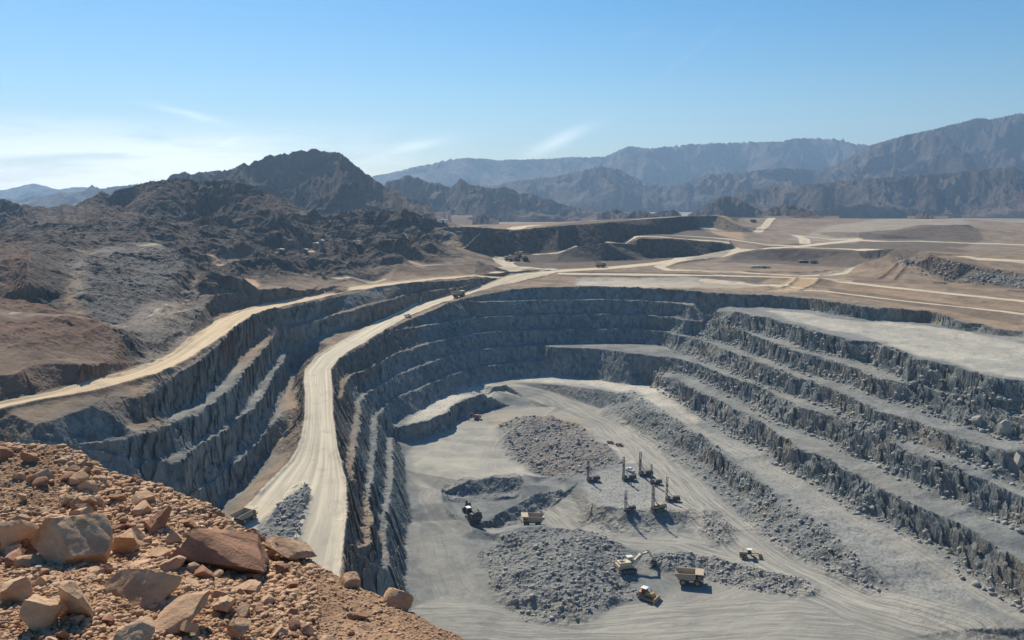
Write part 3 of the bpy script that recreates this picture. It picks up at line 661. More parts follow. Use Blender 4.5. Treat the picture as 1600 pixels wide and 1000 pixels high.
        zone('rub', '1090,803 1120,800 1150,850 1120,853 1095,835', -196, 0.9); zone('rub', '765,814 815,786 878,771 884,780 820,805 775,820', -202, 0.9, 2)
        zone('rub', '905,775 925,800 1090,803 1095,825 1000,832 940,830 900,798', -197, 0.7)
        zone('rub', '1400,398,-71 1454,402,-69 1480,408,-71 1527,418,-77 1600,430,-83.5 1700,442,-84 1700,462,-96 1584,450,-95.5 1486,442,-95 1421,427,-94.5', -90, 0.8)
        zone('rub', '100,440 250,400 330,440 250,500 160,512', -65, 0.45, 10)
        DS = 4
        for s_, z_ in (('1250,390,-75.5 1340,393,-76 1400,396,-70.5 1454,400,-68 1527,416,-76 1600,428,-83 1700,440,-84 1700,464,-96 1584,451,-95.5 1486,441,-95 1421,426,-94.5 1356,413,-94 1225,407,-93 1120,408,-93.5 1150,400,-86', -84), ('872,398,-79 900,387,-70 945,382,-66 1000,374,-61 1065,377,-63 1110,380,-68 1140,386,-75 1130,393,-82 1060,401,-89 950,408,-92 880,408,-91', -76),
            ('724,370,-54 752,362,-48 805,359,-46.5 850,357,-43 910,352,-40 1000,346,-36 1110,339,-33 1100,352,-52 1040,352,-50 990,352,-47 1000,364,-60 940,375,-66 870,391,-78 800,398,-83 760,402,-84', -58), ('870,428 919,428 1072,431 1219,436 1180,442 919,437', -95), ('1340,362,-60 1421,359,-57 1514,352,-50 1536,364,-66 1507,375,-73 1340,373,-74', -60),
            ('1290,450 1412,464 1600,489 1600,500 1412,474 1300,460', -98), ('830,402 940,409 1040,410 940,416 870,420 835,414', -91)):
            zone('dump', s_, z_, 0.75, DS)
        zone('red', '0,590 27,586 60,574 135,574 222,560 200,530 160,505 0,487 -120,500 -120,600', -75, 0.85, 8)
        zone('red', '775,668 800,655 860,650 905,662 940,690 985,722 960,728 905,745 850,738 810,712', -195, 0.32, 5); zone('pale', '945,685 960,690 1000,712 1000,725 970,712', -191.5, 0.8, 3)
        zone('red', '0,415 50,412 60,485 0,485', -60, 0.5, 6); zone('red', '345,560 400,520 395,560 350,590', -104, 0.6, 4)
        z['road'] = blur(z['road'], 1)
        zone('rub', '1030,540 1119,484 1400,552 1600,600 1700,630 1700,900 1600,880 1400,775 1200,672 1020,590', -140, 0.22, 6)
        for s_, wd, am in (('797,604,-182 850,618,-188 900,640,-192.5 950,662,-194.5 1000,700,-195 1050,750,-195 1100,795,-193.5 1170,850,-195.5 1250,900,-196 1350,940,-195 1500,980,-192', 40, .9), ('745,655,-193.5 800,644,-193 850,643,-193 920,652,-194', 24, .8),
                ('705,745,-194 676,760,-195 668,785,-196.5 684,808,-198.5 715,830,-201', 18, .6), ('870,795,-204 905,818,-203 960,842,-201 1060,846,-199 1180,880,-197 1300,930,-196 1400,960,-195', 30, .8),
                ('660,985,-204 760,975,-204 900,985,-203 1050,970,-200 1200,960,-198 1350,965,-196 1500,995,-192', 46, .7), ('1040,640,-181 1090,672,-181.5 1150,705,-182 1250,765,-182.5 1400,848,-185 1500,905,-188 1600,965,-190', 14, .75),
                ('820,650,-191 780,690,-193.8 770,720,-194 800,742,-194', 20, .5), ('680,835,-201 690,880,-203 720,930,-204 780,960,-204', 30, .25), ('1100,940,-198 1180,915,-197 1300,950,-196', 24, .6), ('1330,505,-109 1400,515,-110 1500,535,-110.5 1600,565,-111', 30, .5)):
            d = F.dist(pts(s_), wd) + wob * 3.5; mm = (1 - sstep(wd * .36, wd * .58, d)) * am * (1 - z['road']); up = mm > z['trk']
            z['tcross'] = np.where(up, d / wd, z['tcross']); z['trk'] = np.maximum(z['trk'], mm)
        for s_, hb in (('1060,423,-93 1120,425,-93 1200,427,-93.3 1262,427,-93.5', 1.8), ('1271,426,-93.5 1285,425,-93.5 1295,423,-93.5', 2.2), ('1280,431,-93.7 1310,426,-93.7 1334,420.5,-93.8', 2.6), ('1302,421,-93.8 1318,418,-93.9', 2.2),
                ('1250,453,-96.5 1270,444.5,-95.5 1282,438.5,-94.5 1330,441,-94.6', 2.2), ('1340,424,-94 1371,419,-94', 2.4), ('1372,436.5,-94.3 1400,427.5,-94.3 1385,423,-94.2', 2.6), ('1397,438,-94.5 1415,429,-94.4 1428,429,-94.5', 2.6),
                ('1200,454,-97 1230,449,-97 1245,438,-94.5', 1.8), ('1300,447,-96 1412,459,-96.5 1506,469.5,-97.3 1600,481,-98', 1.6), ('1460,444,-95 1475,445,-95', 3.5), ('1575,456,-95.8 1600,457,-95.8', 3.0), ('900,426,-92 1072,428,-92 1200,430,-92.3', 1.2)):
            F.Z += hb * np.exp(-(F.dist(pts(s_), 14) / 2.6) ** 2) * (0.8 + 0.5 * wob2)
        for cl_, wd in ROADS + TRACKS:
            d = F.dist(cl_, wd) - wob * 2.0; m = (1 - sstep(wd * .42, wd * .56, d)) * flatness; z['road'] = np.maximum(z['road'], m * (.98 if wd > 6 else .52))
            z['tan'] = np.where(m > .3, 0.55, z['tan']); z['cross'] = np.where((m > .3) & (z['cross'] == 0), d / wd, z['cross'])
    else:
        z['tan'][:] = 0.85
        for cl_, wd in ROADS + TRACKS:
            wd2 = max(wd, 14); d = F.dist(cl_, wd2); m = (1 - sstep(wd2 * .45, wd2 * .6, d)) * flatness; z['road'] = np.maximum(z['road'], m)
            z['cross'] = np.where(m > .3, d / wd, z['cross']); z['tan'] = np.where(m > .3, 0.5, z['tan'])
        def zone(key, s, zz, amp=1.0, soft=2):
            m = blur(F.poly(pts(s, zz)).astype(np.float32), soft); z[key] = np.maximum(z[key], amp * sstep(0.25, 0.75, m + 0.3 * wob * (m > .02)))
        DS = 2
        for s_, z_ in (('1250,390 1340,393 1454,400 1527,416 1600,428 1700,440 1700,464 1584,451 1486,441 1421,426 1356,413 1225,407 1120,408 1150,400', -88), ('872,398 900,387 945,382 1000,373 1065,377 1110,381 1140,386 1130,393 1060,401 950,408 880,408', -82),
            ('724,370 850,357 910,352 1000,346 1110,339 1100,352 1040,352 990,352 1000,364 940,375 870,391 800,398 760,402', -62), ('870,428 919,428 1072,431 1219,436 1180,442 919,437', -95), ('1340,362 1421,359 1514,352 1536,364 1507,375 1340,373', -60),
            ('1290,450 1412,464 1600,489 1600,500 1412,474 1300,460', -98), ('830,402 940,409 1040,410 940,416 870,420 835,414', -91)):
            zone('dump', s_, z_, 0.75, DS)
        zone('pale', '1219,360 1300,350 1400,343 1500,343 1520,350 1470,351 1421,357 1340,361', -56, 0.3, 8)
        zone('orange', '700,366 752,361 850,354 940,346 1110,336 1110,333 900,337 800,347 690,358', -43, 0.45)
        zone('orange', '1110,337 1140,337 1150,345 1165,361 1120,360 1100,354 1115,345', -55, 0.6)
    return z
NZ = zones(NF); FZ = zones(FF, True)
print('zones', time.time() - T0)

HILL = pts('-200,560,-85 0,575,-80 135,565,-80 222,550,-86 260,538,-86 300,500,-84 336,455,-78 405,448,-79 500,445,-88 560,436,-88 665,412,-80 760,405,-80 765,395,-80 716,372,-50 690,358,-40') + [(-150, 1900, 0), (-700, 2300, 0), (-1500, 2400, 0), (-1500, 500, 0)]
NHILL = blur(NF.poly(HILL).astype(np.float32), 22); FHILL = blur(FF.poly(HILL).astype(np.float32), 10)
EXCL = np.zeros_like(NHILL)
for cl_, wd in TRACKS: EXCL = np.maximum(EXCL, 1 - sstep(wd, wd * 3, NF.dist(cl_, wd * 4)))
NHILL *= (1 - EXCL) * (1 - blur(np.maximum(NZ['orange'], NZ['road']), 5))
def slope_of(F):
    gy, gx = np.gradient(F.Z, F.st); return np.hypot(gx, gy)
for F in (NF, FF):
    s = slope_of(F); F.steep = sstep(0.35, 1.0, blur(s, 3)); F.low = blur(F.Z, 2 if F is NF else 1)

def surface(F, Zn, hill, D0, D1, nr, nc, amax, fade_in=False):
    d = np.exp(np.linspace(math.log(D0), math.log(D1), nr)); a = np.linspace(-amax, amax, nc)
    Y = np.repeat(d[:, None], nc, 1).astype(np.float32); X = (Y * a[None, :]).astype(np.float32)
    road = F.at(Zn['road'], X, Y); rub = F.at(Zn['rub'], X, Y); tan = F.at(Zn['tan'], X, Y); hl = F.at(hill, X, Y)
    st = F.at(F.steep, X, Y) * (1 - sstep(0.15, 0.6, road))
    right = sstep(120, 220, X + (Y - 600) * 0.05) * sstep(850, 700, Y)
    Z0 = F.at(F.Z, X, Y); left = sstep(60, -60, X + (Y - 600) * 0.25) * sstep(900, 760, Y)
    vary = fbm(X, Y, 70, 3, 15); amp = st * (1.15 + 2.9 * right * np.clip(1 + 1.0 * vary, .35, 1.8) + 0.25 * left)
    n1 = fbm(X, Y, 38, 3, 11); n2 = fbm(X, Y, 38, 3, 12); SX = X + 1.15 * Z0; SY = Y - 1.0 * Z0
    f1 = fbm(SX, SY, 11, 4, 13, 0.5, True); f2 = fbm(SX, SY, 11, 4, 14, 0.5, True)
    c1_, cd = cells(SX, SY, 8.5, 91); c2_, _ = cells(SX + 3, SY, 4.2, 95)
    XX = X + amp * (1.1 * n1 + 0.45 * f1 + 0.75 * c1_ + 0.4 * c2_); YY = Y + amp * (1.1 * n2 + 0.45 * f2 - 0.55 * c1_ + 0.4 * c2_)
    Z = F.at(F.Z, XX, YY); lo = F.at(F.low, XX, YY)
    tal = np.clip(lo - Z, 0, 3.0) * np.clip(0.5 + 0.8 * right + 1.3 * fbm(X, Y, 26, 4, 21) * (0.4 + right), 0, 2.2) * (1 - sstep(0.2, 0.7, road)); Z = Z + np.maximum(tal, 0)
    blk = fbm(X, Y, 7, 5, 31, 0.6); bl2 = np.abs(fbm(X, Y, 5, 4, 33, 0.6))
    Z += (blk * (0.22 + 1.1 * st + 0.75 * rub + 0.3 * tan) + bl2 * rub * 0.8 + fbm(X, Y, 2.2, 3, 35) * (0.06 + 0.30 * rub + 0.30 * st)) * (1 - 0.93 * sstep(0.2, 0.6, road))
    Z += rub * (fbm(X, Y, 34, 4, 37, 0.5, True) * 4.2 + c2_ * 0.25)
    Z += fbm(X, Y, 60, 3, 41) * 0.8 * (1 - road) * (1 - st)
    hr = fbm(X + 12 * n1, Y + 12 * n2, 110, 7, 51, 0.52, True)
    Z += hl * (hr - 0.15) * (10.0 + 12 * sstep(550, 800, Y) + 16 * sstep(900, 1150, Y)) + hl * fbm(X, Y, 22, 6, 52, 0.55, True) * 1.7
    m1 = np.stack([road, tan, F.at(Zn['pale'], X, Y), F.at(Zn['cross'], X, Y)], -1)
    m3 = np.stack([F.at(Zn['trk'], X, Y), F.at(Zn['tcross'], X, Y), np.maximum(hl, F.at(Zn['dump'], X, Y)), road], -1)
    m2 = np.stack([F.at(Zn['drill'], X, Y), rub, F.at(Zn['red'], X, Y), F.at(Zn['orange'], X, Y)], -1)
    if fade_in: Z = Z
    return np.stack([X, Y, Z], -1), m1, m2, m3
DJ = 1058.0
q = math.sqrt(QUAL)
V, m1, m2, m3 = surface(NF, NZ, NHILL, 205, DJ, int(1480 * q), int(1500 * q), 0.735)
V2, f1_, f2_, f3_ = surface(FF, FZ, FHILL, DJ, 2560, int(700 * q), int(1250 * q), 0.735)
# stitch the far patch onto the near one
aN = np.linspace(-0.735, 0.735, V.shape[1]); aF = np.linspace(-0.735, 0.735, V2.shape[1])
edge = np.interp(aF, aN, V[-1, :, 2]); kf = np.clip(1 - np.arange(V2.shape[0]) / 40, 0, 1)[:, None]
V2[..., 2] += (edge - V2[0, :, 2])[None, :] * kf
print('surfaces', time.time() - T0)
def cellmean(a): return (a[:-1, :-1] + a[1:, 1:]) * .5
Xc, Yc, Zc = (cellmean(V[..., i]) for i in range(3))
rd = cellmean(m1[..., 0]) > .5
pitm = NF.at(NF.poly(PIT).astype(np.float32), Xc, Yc) > .5
hm = cellmean(NF.at(NHILL, V[..., 0], V[..., 1])) > .3
flr = NF.at(blur(NF.poly(BOT[::-1] + pts('870,587,-180 950,597,-180 1015,601,-180') + list(E0) + [(900, 150, 0), (-60, 150, 0)]).astype(np.float32), 1), Xc, Yc) > .5
parts = [('haul_road', rd), ('pit_floor', ~rd & flr), ('pit_wall', ~rd & ~flr & pitm), ('hillside', ~rd & ~flr & ~pitm & hm), ('ground', ~rd & ~flr & ~pitm & ~hm)]
for nm, k in parts:
    o = grid_mesh(nm, V, dict(m1=m1, m2=m2, m3=m3), k, [MG]); tag(o, kind='structure')
rd2 = cellmean(f1_[..., 0]) > .5; hm2 = cellmean(FF.at(FHILL, V2[..., 0], V2[..., 1])) > .3
for nm, k in (('far_road', rd2), ('far_hillside', ~rd2 & hm2), ('far_ground', ~rd2 & ~hm2)):
    o = grid_mesh(nm, V2, dict(m1=f1_, m2=f2_, m3=f3_), k, [MG]); tag(o, kind='structure')
print('terrain', time.time() - T0)
def ground_z(x, y):
    """height of the built ground under a point (bilinear in the polar patches)"""
    Vv, D0, D1 = (V, 205, DJ) if y < DJ else (V2, DJ, 2560)
    nr, nc = Vv.shape[:2]
    r = (math.log(y) - math.log(D0)) / (math.log(D1) - math.log(D0)) * (nr - 1); c = (x / y + 0.735) / 1.47 * (nc - 1)
    i, j = max(0, min(nr - 2, int(r))), max(0, min(nc - 2, int(c))); u, v = r - i, c - j
    q = Vv[i:i + 2, j:j + 2, 2]
    return float((q[0, 0] * (1 - v) + q[0, 1] * v) * (1 - u) + (q[1, 0] * (1 - v) + q[1, 1] * v) * u)
def hit(px, py):
    """where the line of sight through pixel px,py meets the built ground"""
    d = P(px, py, -1.0); y = 210.0
    while y < 2550:
        k = y / d[1]
        if -k <= ground_z(d[0] * k, y): break
        y *= 1.002
    k = y / d[1]
    return Vector((d[0] * k, y, ground_z(d[0] * k, y)))

# ------------------------------------------------------------------ mountains and the plain
def mountain_mat(name, c1, c2, c3):
    m, n = new_mat(name)
    g = n.add('ShaderNodeNewGeometry'); P_ = g.outputs['Position']; nz = n.add('ShaderNodeSeparateXYZ', None, Vector=g.outputs['True Normal']).outputs[2]
    a = n.noise(P_, 0.004, 6, 0.65); b = n.noise(P_, 0.03, 5, 0.7)
    col = n.mix(n.ramp(a, 0.38, 0.62), c1, c2); col = n.mix(n.ramp(b, 0.45, 0.75, 0, 0.6), col, c3)
    col = n.mix(n.ramp(nz, 0.93, 0.99, 0, 0.6), col, (0.22, 0.17, 0.13))
    finish(n, col, 0.95, n.noise(P_, 0.02, 6, 0.75), 1.0, 22, 0.1)
    return m
MM = mountain_mat('mountain_rock', (0.075, 0.060, 0.052), (0.145, 0.112, 0.090), (0.05, 0.042, 0.038))
MP = new_mat('desert_plain')
n = MP[1]; P_ = n.add('ShaderNodeNewGeometry').outputs['Position']
pc = n.mix(n.ramp(n.noise(n.mapping(P_, (0.0006, 0.003, 1)), 1.0, 6, 0.6), 0.35, 0.65), (0.21, 0.17, 0.13), (0.34, 0.28, 0.21))
pc = n.mix(n.ramp(n.noise(P_, 0.004, 5, 0.7), 0.5, 0.7, 0, 0.5), pc, (0.16, 0.13, 0.105))
finish(n, pc, 0.95)
N_ = 64; ang = np.linspace(0, 2 * math.pi, N_, endpoint=False)
bm_v = [(math.cos(a) * 26000, math.sin(a) * 26000, -112) for a in ang]
me = bpy.data.meshes.new('desert_plain'); me.from_pydata([(0, 0, -112)] + bm_v, [], [(0, i + 1, (i + 1) % N_ + 1) for i in range(N_)]); me.materials.append(MP[0])
# the plain starts beyond the mine: cut a hole for the pit
me2 = bpy.data.meshes.new('plain'); ring = [1, 1.02, 1.3, 2, 3.5, 6, 12]
vv = []; ff = []
def hole(a):   # outline of the mine block
    x, y = math.cos(a), math.sin(a); k = min(1880 / abs(x) if x else 9e9, 2550 / y if y > 0 else 9e9, 400 / -y if y < 0 else 9e9); return k
for i, a in enumerate(np.linspace(0, 2 * math.pi, 180, endpoint=False)):
    k = hole(a); 
    for j in range(7): rr = k + (26000 - k) * (j / 6) ** 2; vv.append((math.cos(a) * rr, math.sin(a) * rr, -101 - (3 if j else 0)))
for i in range(180):
    for j in range(6): a0 = i * 7 + j; b0 = ((i + 1) % 180) * 7 + j; ff.append((a0, b0, b0 + 1, a0 + 1))
me2.from_pydata(vv, [], ff); me2.materials.append(MP[0]); tag(link(bpy.data.objects.new('plain', me2)), kind='structure')
bpy.data.meshes.remove(me)

def mountain(name, prof, D0, D1, base, wl, seed, nr=220, nc=900, peak=0.55, rough=0.48, pad=0.0, rg=0.30, jag=0.0016):
    pr = L(prof); xs = [p[0] for p in pr]; ys = [p[1] for p in pr]
    a0, a1 = (xs[0] - CX) / FPX, (xs[-1] - CX) / FPX
    a = np.linspace(a0 - pad, a1 + pad, nc); u = np.linspace(0, 1, nr)
    D = D0 * (D1 / D0) ** u
    Y = np.repeat(D[:, None], nc, 1); X = Y * a[None, :] / math.cos(PITCH) * 1.0
    pix = a * FPX + CX
    tgt = np.interp(pix, xs, ys)
    el = np.tan(np.arctan((CY - tgt) / FPX) - PITCH) if False else (-math.sin(PITCH) + (CY - tgt) / FPX * math.cos(PITCH)) / (math.cos(PITCH) + (CY - tgt) / FPX * math.sin(PITCH))
    Dp = D0 * (D1 / D0) ** peak
    H = np.maximum(el * Dp - base, 0)                       # ridge height above base
    wx = fbm(X, Y, wl * 1.2, 3, seed + 5) * wl * 0.35; wy = fbm(X, Y, wl * 1.2, 3, seed + 6) * wl * 0.35
    rn = fbm(X + wx, (Y + wy) * 0.62, wl, 8, seed, 0.48, True)
    uu = u[:, None] + 0.12 * fbm(X, Y, wl * 2, 2, seed + 9)
    env = np.where(uu < peak, np.clip(uu / peak, 0, 1) ** 1.15, np.clip((1 - uu) / (1 - peak), 0, 1) ** 0.9)
    Z = H[None, :] * env * (1 - rough + rough * 1.6 * (rn * 0.5 + 0.5)) + wl * rg * (rn * 1.9 - 0.25) * np.clip(env * 3, 0, 1) * np.clip(H[None, :] / (wl * .5), 0, 1)
    # match the skyline gently: correction smoothed over neighbouring directions
    k = max(2, int(nc * 0.008)); ker = np.hanning(2 * k + 3)[1:-1]; ker /= ker.sum()
    el = el + jag * fbm(a * 95, a * 0 + seed, 1.0, 4, seed + 70, 0.6)
    for _ in range(2):
        j = ((base + Z) / Y).argmax(0); ii = np.arange(nc); zr = np.maximum(Z[j, ii], 1.0)
        ratio = np.clip((el * D[j] - base) / zr, 0.2, 3); ratio = np.where(H < 2, 1, ratio)
        Z *= np.convolve(np.pad(ratio, k, mode='edge'), ker, mode='valid')[None, :]
    Z -= 45 * (1 - sstep(0, 0.14, u))[:, None] * (wl / 150)
    Z = base + Z
    Z[0] -= 12; Z[-1] -= 12; Z[:, 0] -= 12; Z[:, -1] -= 12
    o = grid_mesh(name, np.stack([X, Y, Z], -1).astype(np.float32), None, None, [MM]); o['kind'] = 'structure'
    o['ztop'] = 0.0; del o['ztop']; MTN.append((a * FPX + CX, Y[:, 0] if Y.ndim > 1 else Y, Z)); return o
MTN = []
mountain('mountain_range', '500,300 560,290 590,275 620,270 650,262 700,250 730,246 780,250 850,248 880,246 940,244 960,235 975,228 1010,232 1050,227 1080,225 1150,222 1200,222 1230,216 1290,218 1340,228 1400,222 1500,222 1650,222', 8500, 12500, -110, 900, 3, 220, 1100, rg=0.14)
mountain('distant_ridge', '-200,300 -100,305 0,300 30,295 70,286.5 110,296 150,292 190,296 240,290 300,292 420,300', 9000, 12000, -110, 700, 5, 120, 600)
mountain('mountain_range', '-200,300 -60,310 0,307 25,310 50,313 70,306 90,306 110,300 135,301 150,297 160,289.5 172,296 200,290 240,286 300,285 380,280 500,290', 5200, 7200, -110, 420, 8, 160, 800)
mountain('mountain_range', '1180,300 1240,275 1290,258 1340,228 1380,215 1420,205 1460,196 1500,185 1520,187 1560,178 1600,173 1680,172 1780,180', 5600, 8600, -110, 620, 13, 260, 1000, rg=0.22)
mountain('mountain_range', '720,310 740,295 780,288 800,283 830,280 870,275 900,268 935,259 960,264 985,276 1010,286 1030,291 1060,287 1100,272 1150,270 1200,262 1260,265 1300,275 1330,270 1400,275 1500,270', 6000, 8000, -108, 420, 17, 200, 900, rg=0.2)
mountain('foothill', '1100,318 1150,300 1200,292 1260,288 1330,279 1380,277 1420,273 1460,270 1500,267 1560,260 1600,264 1680,262 1780,270', 4100, 5600, -106, 340, 19, 240, 900, rg=0.24)
mountain('mountain_ridge', '590,305 612,284 640,273 655,276 672,286 690,285 706,292 722,281 740,291 770,297 788,292 808,302 830,301 850,310 880,318 905,323 935,331', 3500, 4600, -104, 210, 23, 240, 800, jag=0.004)
mountain('mountain_peak', '180,330 240,300 270,283 300,270 340,268 370,267 400,256 425,247 440,245 456,238 475,238 495,231.5 512,236 530,236 548,247 562,258 580,272 600,287 620,298 645,311 665,320 700,335 740,346', 1900, 3500, -72, 210, 31, 460, 1100, 0.6, jag=0.0062)
mountain('mountain_ridge', '-200,300 -100,300 0,311 30,313 60,321 90,324 130,319 160,308 175,299 190,304 205,297 240,283.5 262,281 300,280 320,282 345,277 380,281 405,290 440,305 470,322 505,340 530,355', 1010, 1900, -56, 150, 37, 460, 1100, 0.5, jag=0.0055)
mountain('foothill', '330,372 380,350 420,335 450,326 490,330 530,338 560,345 590,352 620,350 660,360 700,366', 1180, 1700, -66, 90, 43, 260, 700, 0.5)
for prof, D0, sd in (('1068,336 1085,328 1100,318 1118,308 1128,305.5 1140,308 1160,318 1185,331', 3300, 1), ('1180,335 1195,325 1215,319 1235,321 1255,330 1275,338', 3000, 2), ('1185,352 1210,340 1240,333 1255,331 1270,334 1290,345 1303,350', 2300, 3),
    ('930,333 950,329 958,327 970,330 985,334', 3100, 4), ('968,334 985,330 992,328 1003,331 1020,335', 3000, 5), ('1015,335 1030,329 1040,330 1048,328 1060,335', 3100, 6),
    ('1405,352 1420,335 1430,330 1440,335 1470,350', 2300, 7), ('720,346 740,338 752,334.5 765,340 780,343', 2500, 8)):
    mountain('hill', prof, D0, D0 + 420, -100 if D0 > 2400 else -58, 60, 50 + sd, 60, 90, 0.5, 0.12)
def mtn_hit(k, px, py):
    xs, Dk, Zk = MTN[k]; j = int(np.argmin(np.abs(xs - px))); c_, s_ = math.cos(PITCH), math.sin(PITCH); v = (CY - py) / FPX
    t = (-s_ + v * c_) / (c_ + v * s_); i = int(np.argmax(Zk[:, j] / Dk >= t)); return Vector(((px - CX) / FPX * Dk[i] / c_, Dk[i], Zk[i, j]))
for k_, s_, w_ in ((7, '418,303 423,307 419,312 424,317 436,322 450,327 462,331 472,333', 7), (7, '424,354 431,357 435,363 433,370', 6)):
    q_ = L(s_); dense = []
    for (x0, y0), (x1, y1) in zip(q_[:-1], q_[1:]):
        n_ = max(2, int(abs(x1 - x0) + abs(y1 - y0))); dense += [(x0 + (x1 - x0) * i / n_, y0 + (y1 - y0) * i / n_) for i in range(n_)]
    c_ = [mtn_hit(k_, *p) for p in dense]; vv = []
    for i, p in enumerate(c_):
        d = (c_[min(i + 1, len(c_) - 1)] - c_[max(i - 1, 0)]); d.z = 0; d = d.normalized() if d.length else Vector((1, 0, 0)); sd = Vector((-d.y, d.x, 0)) * w_ * .5
        vv += [p - sd + Vector((0, 0, 1.2)), p + sd + Vector((0, 0, 2.2))]
    me = bpy.data.meshes.new('mountain_track'); me.from_pydata([v[:] for v in vv], [], [(2 * i, 2 * i + 1, 2 * i + 3, 2 * i + 2) for i in range(len(c_) - 1)])
    mt, n = new_mat('track_dust'); finish(n, n.mix(n.noise(None, 3.0), (0.38, 0.30, 0.21), (0.5, 0.41, 0.3)), 0.95); me.materials.append(mt)
    tag(link(bpy.data.objects.new('mountain_track', me)), kind='structure')
print('mountains', time.time() - T0)

# ------------------------------------------------------------------ air
hz = bpy.data.meshes.new('haze'); X0, X1, Y0, Y1, Z0_, Z1_ = -16000, 16000, -600, 14500, -230, 1150
hz.from_pydata([(x, y, z) for z in (Z0_, Z1_) for y in (Y0, Y1) for x in (X0, X1)], [], [(0, 2, 3, 1), (4, 5, 7, 6), (0, 1, 5, 4), (2, 6, 7, 3), (0, 4, 6, 2), (1, 3, 7, 5)])
mh, n = new_mat('haze'); pv = n.add('ShaderNodeVolumePrincipled', None, Color=(0.44, 0.68, 1.0, 1), Density=6.8e-5, Anisotropy=0.3)
n.add('ShaderNodeOutputMaterial', None, Volume=pv.outputs[0]); hz.materials.append(mh)
tag(link(bpy.data.objects.new('haze', hz)), kind='stuff')
# ------------------------------------------------------------------ the rubble slope the photographer stands on
EDGE = [(-700, 620), (-300, 655), (-120, 668), (0, 686), (40, 690), (95, 700), (130, 712), (165, 738), (205, 748), (250, 757), (290, 772), (330, 792), (360, 808), (395, 826), (430, 844), (470, 862),
        (500, 880), (530, 898), (560, 917), (600, 936), (650, 962), (700, 990), (750, 1015), (900, 1085), (1100, 1160), (1600, 1320), (2300, 1500)]
def edge_y(px): return np.interp(px, [e[0] for e in EDGE], [e[1] for e in EDGE])
def fg_D(px, py):
    """forward distance of the slope surface seen at px,py"""
    px = np.asarray(px, float); py = np.asarray(py, float)
    ey = edge_y(px); De = np.interp(px, [-700, 0, 300, 600, 900, 2300], [10.5, 9.4, 8.6, 6.8, 5.6, 4.2]); Db = np.interp(px, [-700, 0, 300, 600, 900, 2300], [4.3, 4.3, 4.5, 4.7, 4.0, 3.0])
    t = np.clip((1060 - py) / np.maximum(1060 - ey, 30), 0, 1)
    return Db + (De - Db) * t ** 1.25
def ray(px, py):
    u = (np.asarray(px, float) - CX) / FPX; v = (CY - np.asarray(py, float)) / FPX; c, s = math.cos(PITCH), math.sin(PITCH)
    return u, c + v * s, -s + v * c
def fg_pt(px, py, lift=0.0):
    u, y, z = ray(px, py); D = fg_D(px, py); k = D / y
    return np.stack([u * k, D, z * k + lift], -1)
nc = int(1050 * q); nr = int(520 * q)
pxs = np.concatenate([np.linspace(-420, 820, nc), np.linspace(830, 2200, 90)])
tt = np.linspace(0, 1, nr)
PX = np.repeat(pxs[None, :], nr, 0); ey = edge_y(pxs)[None, :]; PY = 1180 + (ey - 1180) * tt[:, None]
PY = np.where(ey > 1150, ey + (1 - tt[:, None]) * 60, PY)
G = fg_pt(PX, PY)
X, Y = G[..., 0], G[..., 1]
def fg_relief(X, Y):
    return (fbm(X, Y, 1.6, 3, 61) * 0.07 + fbm(X, Y, 0.5, 5, 62, 0.55) * 0.055 + np.abs(fbm(X, Y, 0.16, 4, 63, 0.6)) * 0.035 + fbm(X, Y, 0.05, 3, 64) * 0.006)
G[..., 2] += fg_relief(X, Y) - 0.03
# the slope goes on down behind its edge to the pit ground
ns = 46; E_ = G[-1]; a_ = E_[:, 0] / E_[:, 1]; a_c = np.clip(a_, -0.73, 0.73)
SK = []
zt = np.array([ground_z(aa * 208, 208) for aa in a_c]) + 0.5
for i in range(1, ns + 1):
    f = (i / ns) ** 2.2; yy = E_[:, 1] + (208 - E_[:, 1]) * f
    zz = E_[:, 2] + (zt - E_[:, 2]) * (f ** 0.9 if False else f)
    xx = (a_ * (1 - min(1, f * 3)) + a_c * min(1, f * 3)) * yy
    zz = zz - 0.35 * min(1, i / 3) + fbm(xx, yy, 6, 4, 66) * min(1, i / 6) * 0.5
    SK.append(np.stack([xx, yy, zz], -1))
G = np.concatenate([G, np.array(SK)], 0)
m, n = new_mat('rubble_dirt')
P_ = n.add('ShaderNodeNewGeometry').outputs['Position']
d1 = n.noise(P_, 1.1, 6, 0.65); d2 = n.noise(P_, 14, 5, 0.7); d3 = n.noise(P_, 60, 3, 0.6)
dc = n.mix(n.ramp(d1, 0.35, 0.65), (0.22, 0.135, 0.083), (0.36, 0.235, 0.148))
dc = n.mix(n.ramp(d2, 0.45, 0.75, 0, 0.7), dc, (0.42, 0.26, 0.15)); dc = n.mix(n.ramp(d3, 0.5, 0.8, 0, 0.6), dc, (0.16, 0.095, 0.06))
vb = n.add('ShaderNodeTexVoronoi', dict(feature='F1'), Vector=P_, Scale=26.0)
hh = n.math('ADD', n.math('MULTIPLY', d2, 0.8), n.math('ADD', n.math('MULTIPLY', d3, 0.25), n.math('MULTIPLY', vb.outputs['Distance'], -0.5)))
finish(n, dc, 0.95, hh, 0.9, 0.035, 0.1)
MD = m
tag(grid_mesh('rubble_slope', G.astype(np.float32), None, None, [MD]), kind='structure')

